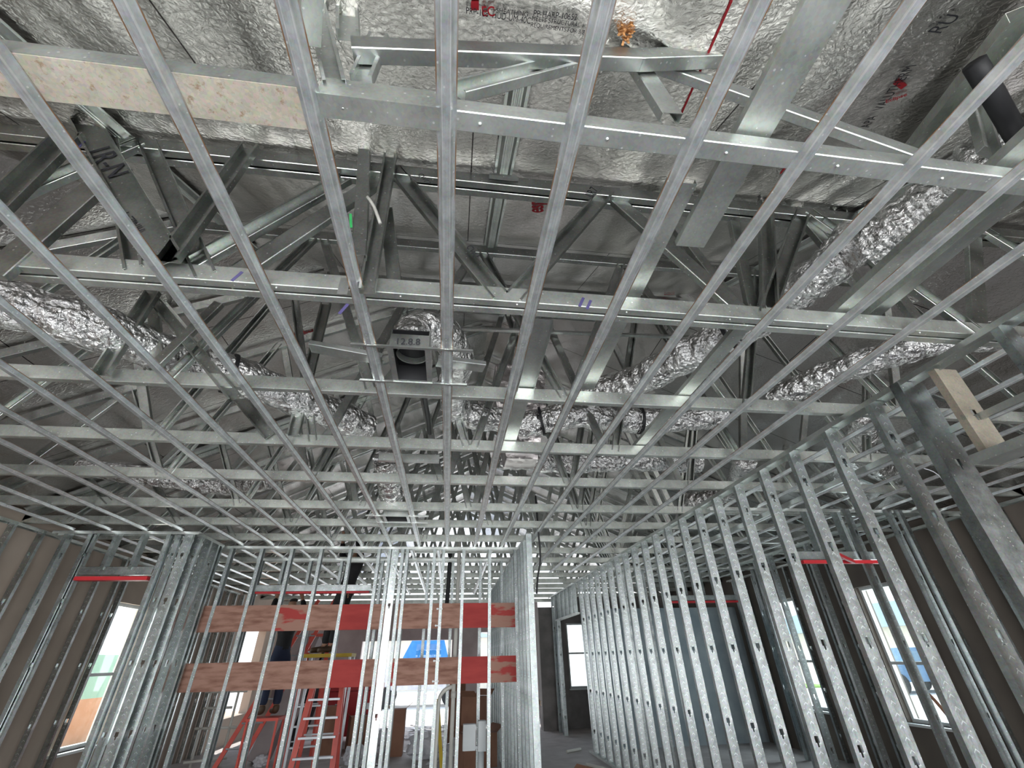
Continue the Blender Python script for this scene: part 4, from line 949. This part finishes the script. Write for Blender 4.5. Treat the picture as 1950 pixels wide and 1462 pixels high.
def worker(base, heading, lean, label, arms_up=True, pants=NAVY):
    'standing person, feet at base; heading = facing direction (rotation about Z); lean = sideways shift at head height'
    b0 = V(base); R_ = Matrix.Rotation(heading, 3, 'Z')
    def P(x, y, z): return R_@V((x, y, z)) + V((lean.x*z/1.7, lean.y*z/1.7, 0)) + b0
    e = empty('person', base, label, 'person')
    J = [(P(0,0,.96), .12, .8), (P(0,.0,1.18), .11, .75), (P(0,0,1.38), .13, .7), (P(0,0,1.47), .10, .9), (P(0,.01,1.56), .058), (P(0,.02,1.66), .085, 1.1), (P(0,.03,1.74), .07)]
    E_ = [(0,1),(1,2),(2,3),(3,4),(4,5),(5,6)]
    for s in (-1, 1):
        i = len(J)
        J += [(P(s*.10,0,.88), .095), (P(s*.11,.03,.50), .065), (P(s*.11,-.01,.09), .045), (P(s*.12,.10,.05), .042, .7), (P(s*.12,.20,.035), .036, .7)]
        E_ += [(0,i),(i,i+1),(i+1,i+2),(i+2,i+3),(i+3,i+4)]
    for s in (-1, 1):
        i = len(J)
        if arms_up: pts = [(s*.19,0,1.42),(s*.30,.14,1.55),(s*.24,.26,1.80),(s*.22,.28,1.86)]
        else: pts = [(s*.19,0,1.40),(s*.26,.04,1.12),(s*.22,.26,1.02),(s*.20,.33,1.02)]
        rr_ = [.06, .045, .03, .035]
        J += [(P(*p), r_) for p, r_ in zip(pts, rr_)]; E_ += [(3,i),(i,i+1),(i+1,i+2),(i+2,i+3)]
        last = i+3; base_h = V(pts[3]); up_ = V((0,.3,1)).normalized() if arms_up else V((0,1,-.1)).normalized(); side = V((1,0,0))
        for f_ in range(4):
            j = len(J); o1 = base_h+side*((f_-1.5)*.02)+up_*.045; o2 = o1+up_*.04+V((0,.012,0)); o3 = o2+up_*.025+V((0,.02,-.005))
            J += [(P(*o1), .0095), (P(*o2), .0085), (P(*o3), .0075)]; E_ += [(last,j),(j,j+1),(j+1,j+2)]
        j = len(J); o1 = base_h-side*s*.035+up_*.01; o2 = o1-side*s*.02+up_*.03; J += [(P(*o1), .011), (P(*o2), .009)]; E_ += [(last,j),(j,j+1)]
    skin_body('body', J, E_, SKIN, e, 0)
    # clothing
    Jt = [(P(0,0,.88), .17, .85), (P(0,0,.97), .165, .85), (P(0,0,1.18), .158, .8), (P(0,0,1.38), .18, .75), (P(0,0,1.475), .09, .9)]; Et = [(0,1),(1,2),(2,3),(3,4)]
    for s in (-1, 1):
        i = len(Jt)
        q2, q3 = ((s*.30,.14,1.55), (s*.245,.25,1.78)) if arms_up else ((s*.26,.04,1.12), (s*.225,.24,1.03))
        Jt += [(P(s*.19,0,1.42), .078), (P(*q2), .062), (P(*q3), .046)]; Et += [(3,i),(i,i+1),(i+1,i+2)]
    skin_body('shirt', Jt, Et, SHIRT, e, 0)
    Jp = [(P(0,0,1.08), .155, .85), (P(0,0,.97), .165, .85), (P(0,0,.88), .16, .9)]; Ep = [(0,1),(1,2)]
    for s in (-1, 1):
        i = len(Jp); Jp += [(P(s*.10,0,.80), .105), (P(s*.11,.03,.50), .08), (P(s*.11,-.005,.12), .068)]; Ep += [(2,i),(i,i+1),(i+1,i+2)]
    skin_body('trousers', Jp, Ep, pants, e, 0)
    for s in (-1, 1):
        skin_body('boot', [(P(s*.11,-.03,.16), .062), (P(s*.115,-.02,.06), .058), (P(s*.12,.10,.055), .055, .8), (P(s*.12,.22,.045), .048, .8)], [(0,1),(1,2),(2,3)], BOOT, e, 0)
    skin_body('hair', [(P(0,-.02,1.70), .09), (P(0,.0,1.76), .082)], [(0,1)], HAIR, e, 0)
    for s in (-1, 1):
        bm = new(); bmesh.ops.create_uvsphere(bm, u_segments=10, v_segments=6, radius=.012); c_ = P(s*.032,.112,1.675)
        for v in bm.verts: v.co += c_
        build('eye', bm, WFRAME, e)
    bm = new(); bmesh.ops.create_cone(bm, segments=8, radius1=.014, radius2=.004, depth=.04)
    for v in bm.verts: v.co = v.co+P(0,.125,1.65)
    build('nose', bm, SKIN, e)
    return e
worker((-2.02, 8.8, 1.555), 2.3, V((.30, 0, 0)), 'person in dark clothes and brown boots standing on a plank, head up among the trusses', True, SHIRT)
worker((-2.95, 9.55, .70), .6, V((.02, 0, 0)), 'person in black shirt and dark jeans on the ladder behind the plywood strips', True)
# the yellow plank on scaffold trestles the first worker stands on
e = empty('work_platform', (-2.0, 8.8, FLOOR), 'yellow topped work platform under the standing worker', 'platform')
bm = new(); box(bm, (-2.30, 8.60, 1.50), (-1.55, 9.0, 1.55)); build('platform_top', bm, YELLOW, e)
for sx in (-2.27, -1.58):
    for sy in (8.63, 8.97):
        bm = new(); sweep(bm, (sx, sy, FLOOR), (sx, sy, 1.5), rprof(.035, .035), (0,1,0)); build('leg', bm, ALU, e)
e = empty('ladder_platform', (-2.95, 9.5, FLOOR), 'small red trestle stand under the worker on the left', 'stand')
bm = new(); box(bm, (-3.2, 9.35, .64), (-2.7, 9.75, .68)); build('platform_top', bm, LADR, e)
for sx in (-3.18, -2.72):
    for sy in (9.37, 9.73):
        bm = new(); sweep(bm, (sx, sy, FLOOR), (sx, sy, .64), rprof(.03, .03), (0,1,0)); build('leg', bm, LADR, e)

# ------------------------------------------------------------------ outdoors seen through the openings
def house(x, y, sx, sy, h, label, axis=0):
    e = empty('house', (x, y, FLOOR-.16), label, 'house')
    z0 = FLOOR-.16
    bm = new(); box(bm, (x-sx/2, y-sy/2, z0), (x+sx/2, y+sy/2, z0+h)); hwall = build('house_wall', bm, HOUSEW, e)
    bm = new(); o_ = .4; a = [(x-sx/2-o_, y-sy/2-o_), (x+sx/2+o_, y-sy/2-o_), (x+sx/2+o_, y+sy/2+o_), (x-sx/2-o_, y+sy/2+o_)]
    vs = [bm.verts.new((*p, z0+h)) for p in a]; r0 = bm.verts.new((x, y-sy/2+sx*.4, z0+h+sx*.17)); r1 = bm.verts.new((x, y+sy/2-sx*.4, z0+h+sx*.17))
    bm.faces.new((vs[0], vs[1], r0)); bm.faces.new((vs[1], vs[2], r1, r0)); bm.faces.new((vs[2], vs[3], r1)); bm.faces.new((vs[3], vs[0], r0, r1)); bm.faces.new(vs[::-1]); build('roof', bm, ROOFG, e)
    for k in (-1, 0, 1):
        bm = new(); box(bm, (x-sx/2-.03, y+k*sy*.28-.5, z0+1), (x-sx/2, y+k*sy*.28+.5, z0+2.2)); build('house_window', bm, SHIRT, hwall)
    return e
house(36, 36, 12, 30, 2.96, 'pale house with grey shingle roof seen through the right windows')
def truck(x, y, label, m=BLUEM, m2=None, k=1.0):
    e = empty('truck', (x, y, FLOOR-.16), label, 'truck'); z0 = FLOOR-.16; 
    bm = new(); box(bm, (x-2.3, y-.9, z0+.45*k), (x+2.3, y+.9, z0+1.1*k)); build('truck_body', bm, m2 or m, e)
    bm = new(); vs = [bm.verts.new(p) for p in [(x-.9,y-.85,z0+1.1*k),(x+1.3,y-.85,z0+1.1*k),(x+1.3,y+.85,z0+1.1*k),(x-.9,y+.85,z0+1.1*k),(x-.4,y-.75,z0+1.8*k),(x+1.0,y-.75,z0+1.8*k),(x+1.0,y+.75,z0+1.8*k),(x-.4,y+.75,z0+1.8*k)]]
    for f in ((0,1,5,4),(1,2,6,5),(2,3,7,6),(3,0,4,7),(4,5,6,7),(3,2,1,0)): bm.faces.new([vs[i] for i in f])
    cab_ = build('cab', bm, m, e)
    bm = new(); box(bm, (x-.2, y-.87, z0+1.2*k), (x+.9, y-.82, z0+1.65*k)); build('cab_window', bm, GLASS, cab_)
    for sx in (-1.4, 1.4):
        for sy in (-.85, .85):
            bm = new(); tube(bm, [V((x+sx, y+sy-.1, z0+.38)), V((x+sx, y+sy+.1, z0+.38))], .38, 20); build('wheel', bm, BLACK, e)
    return e
truck(-1.2, 24.0, 'truck with a bright blue cab parked outside the back opening', BLUEM, WHITE, 1.4)
e = truck(21.0, 21.5, 'dark blue pickup outside the nearer right window', CARB, None, .95)
bm = new(); box(bm, (17, 26, FLOOR-.16), (21, 60, FLOOR-.1)); tag(build('grass_strip', bm, GRASS), 'strip of green grass outside the right windows', 'grass', kind='stuff')
fe = empty('fence', (-9.55, 16, FLOOR-.16), 'fence outside the left window, pale green above and orange below', 'fence')
bm = new(); box(bm, (-9.6, 8, .75), (-9.5, 24, 1.75)); build('fence_panel', bm, GREENF, fe, label='pale green upper panel')
bm = new(); box(bm, (-9.6, 8, FLOOR-.16), (-9.5, 24, .75)); build('fence_panel', bm, ORNG, fe, label='orange lower panel')
bm = new(); box(bm, (-9.3, 8, FLOOR-.16), (-5.6, 24, FLOOR-.1)); tag(build('soil_bank', bm, ORNG), 'orange soil outside the left window', 'soil', kind='stuff')
house(-2, 48, 10, 24, 3.0, 'pale house far beyond the back opening')
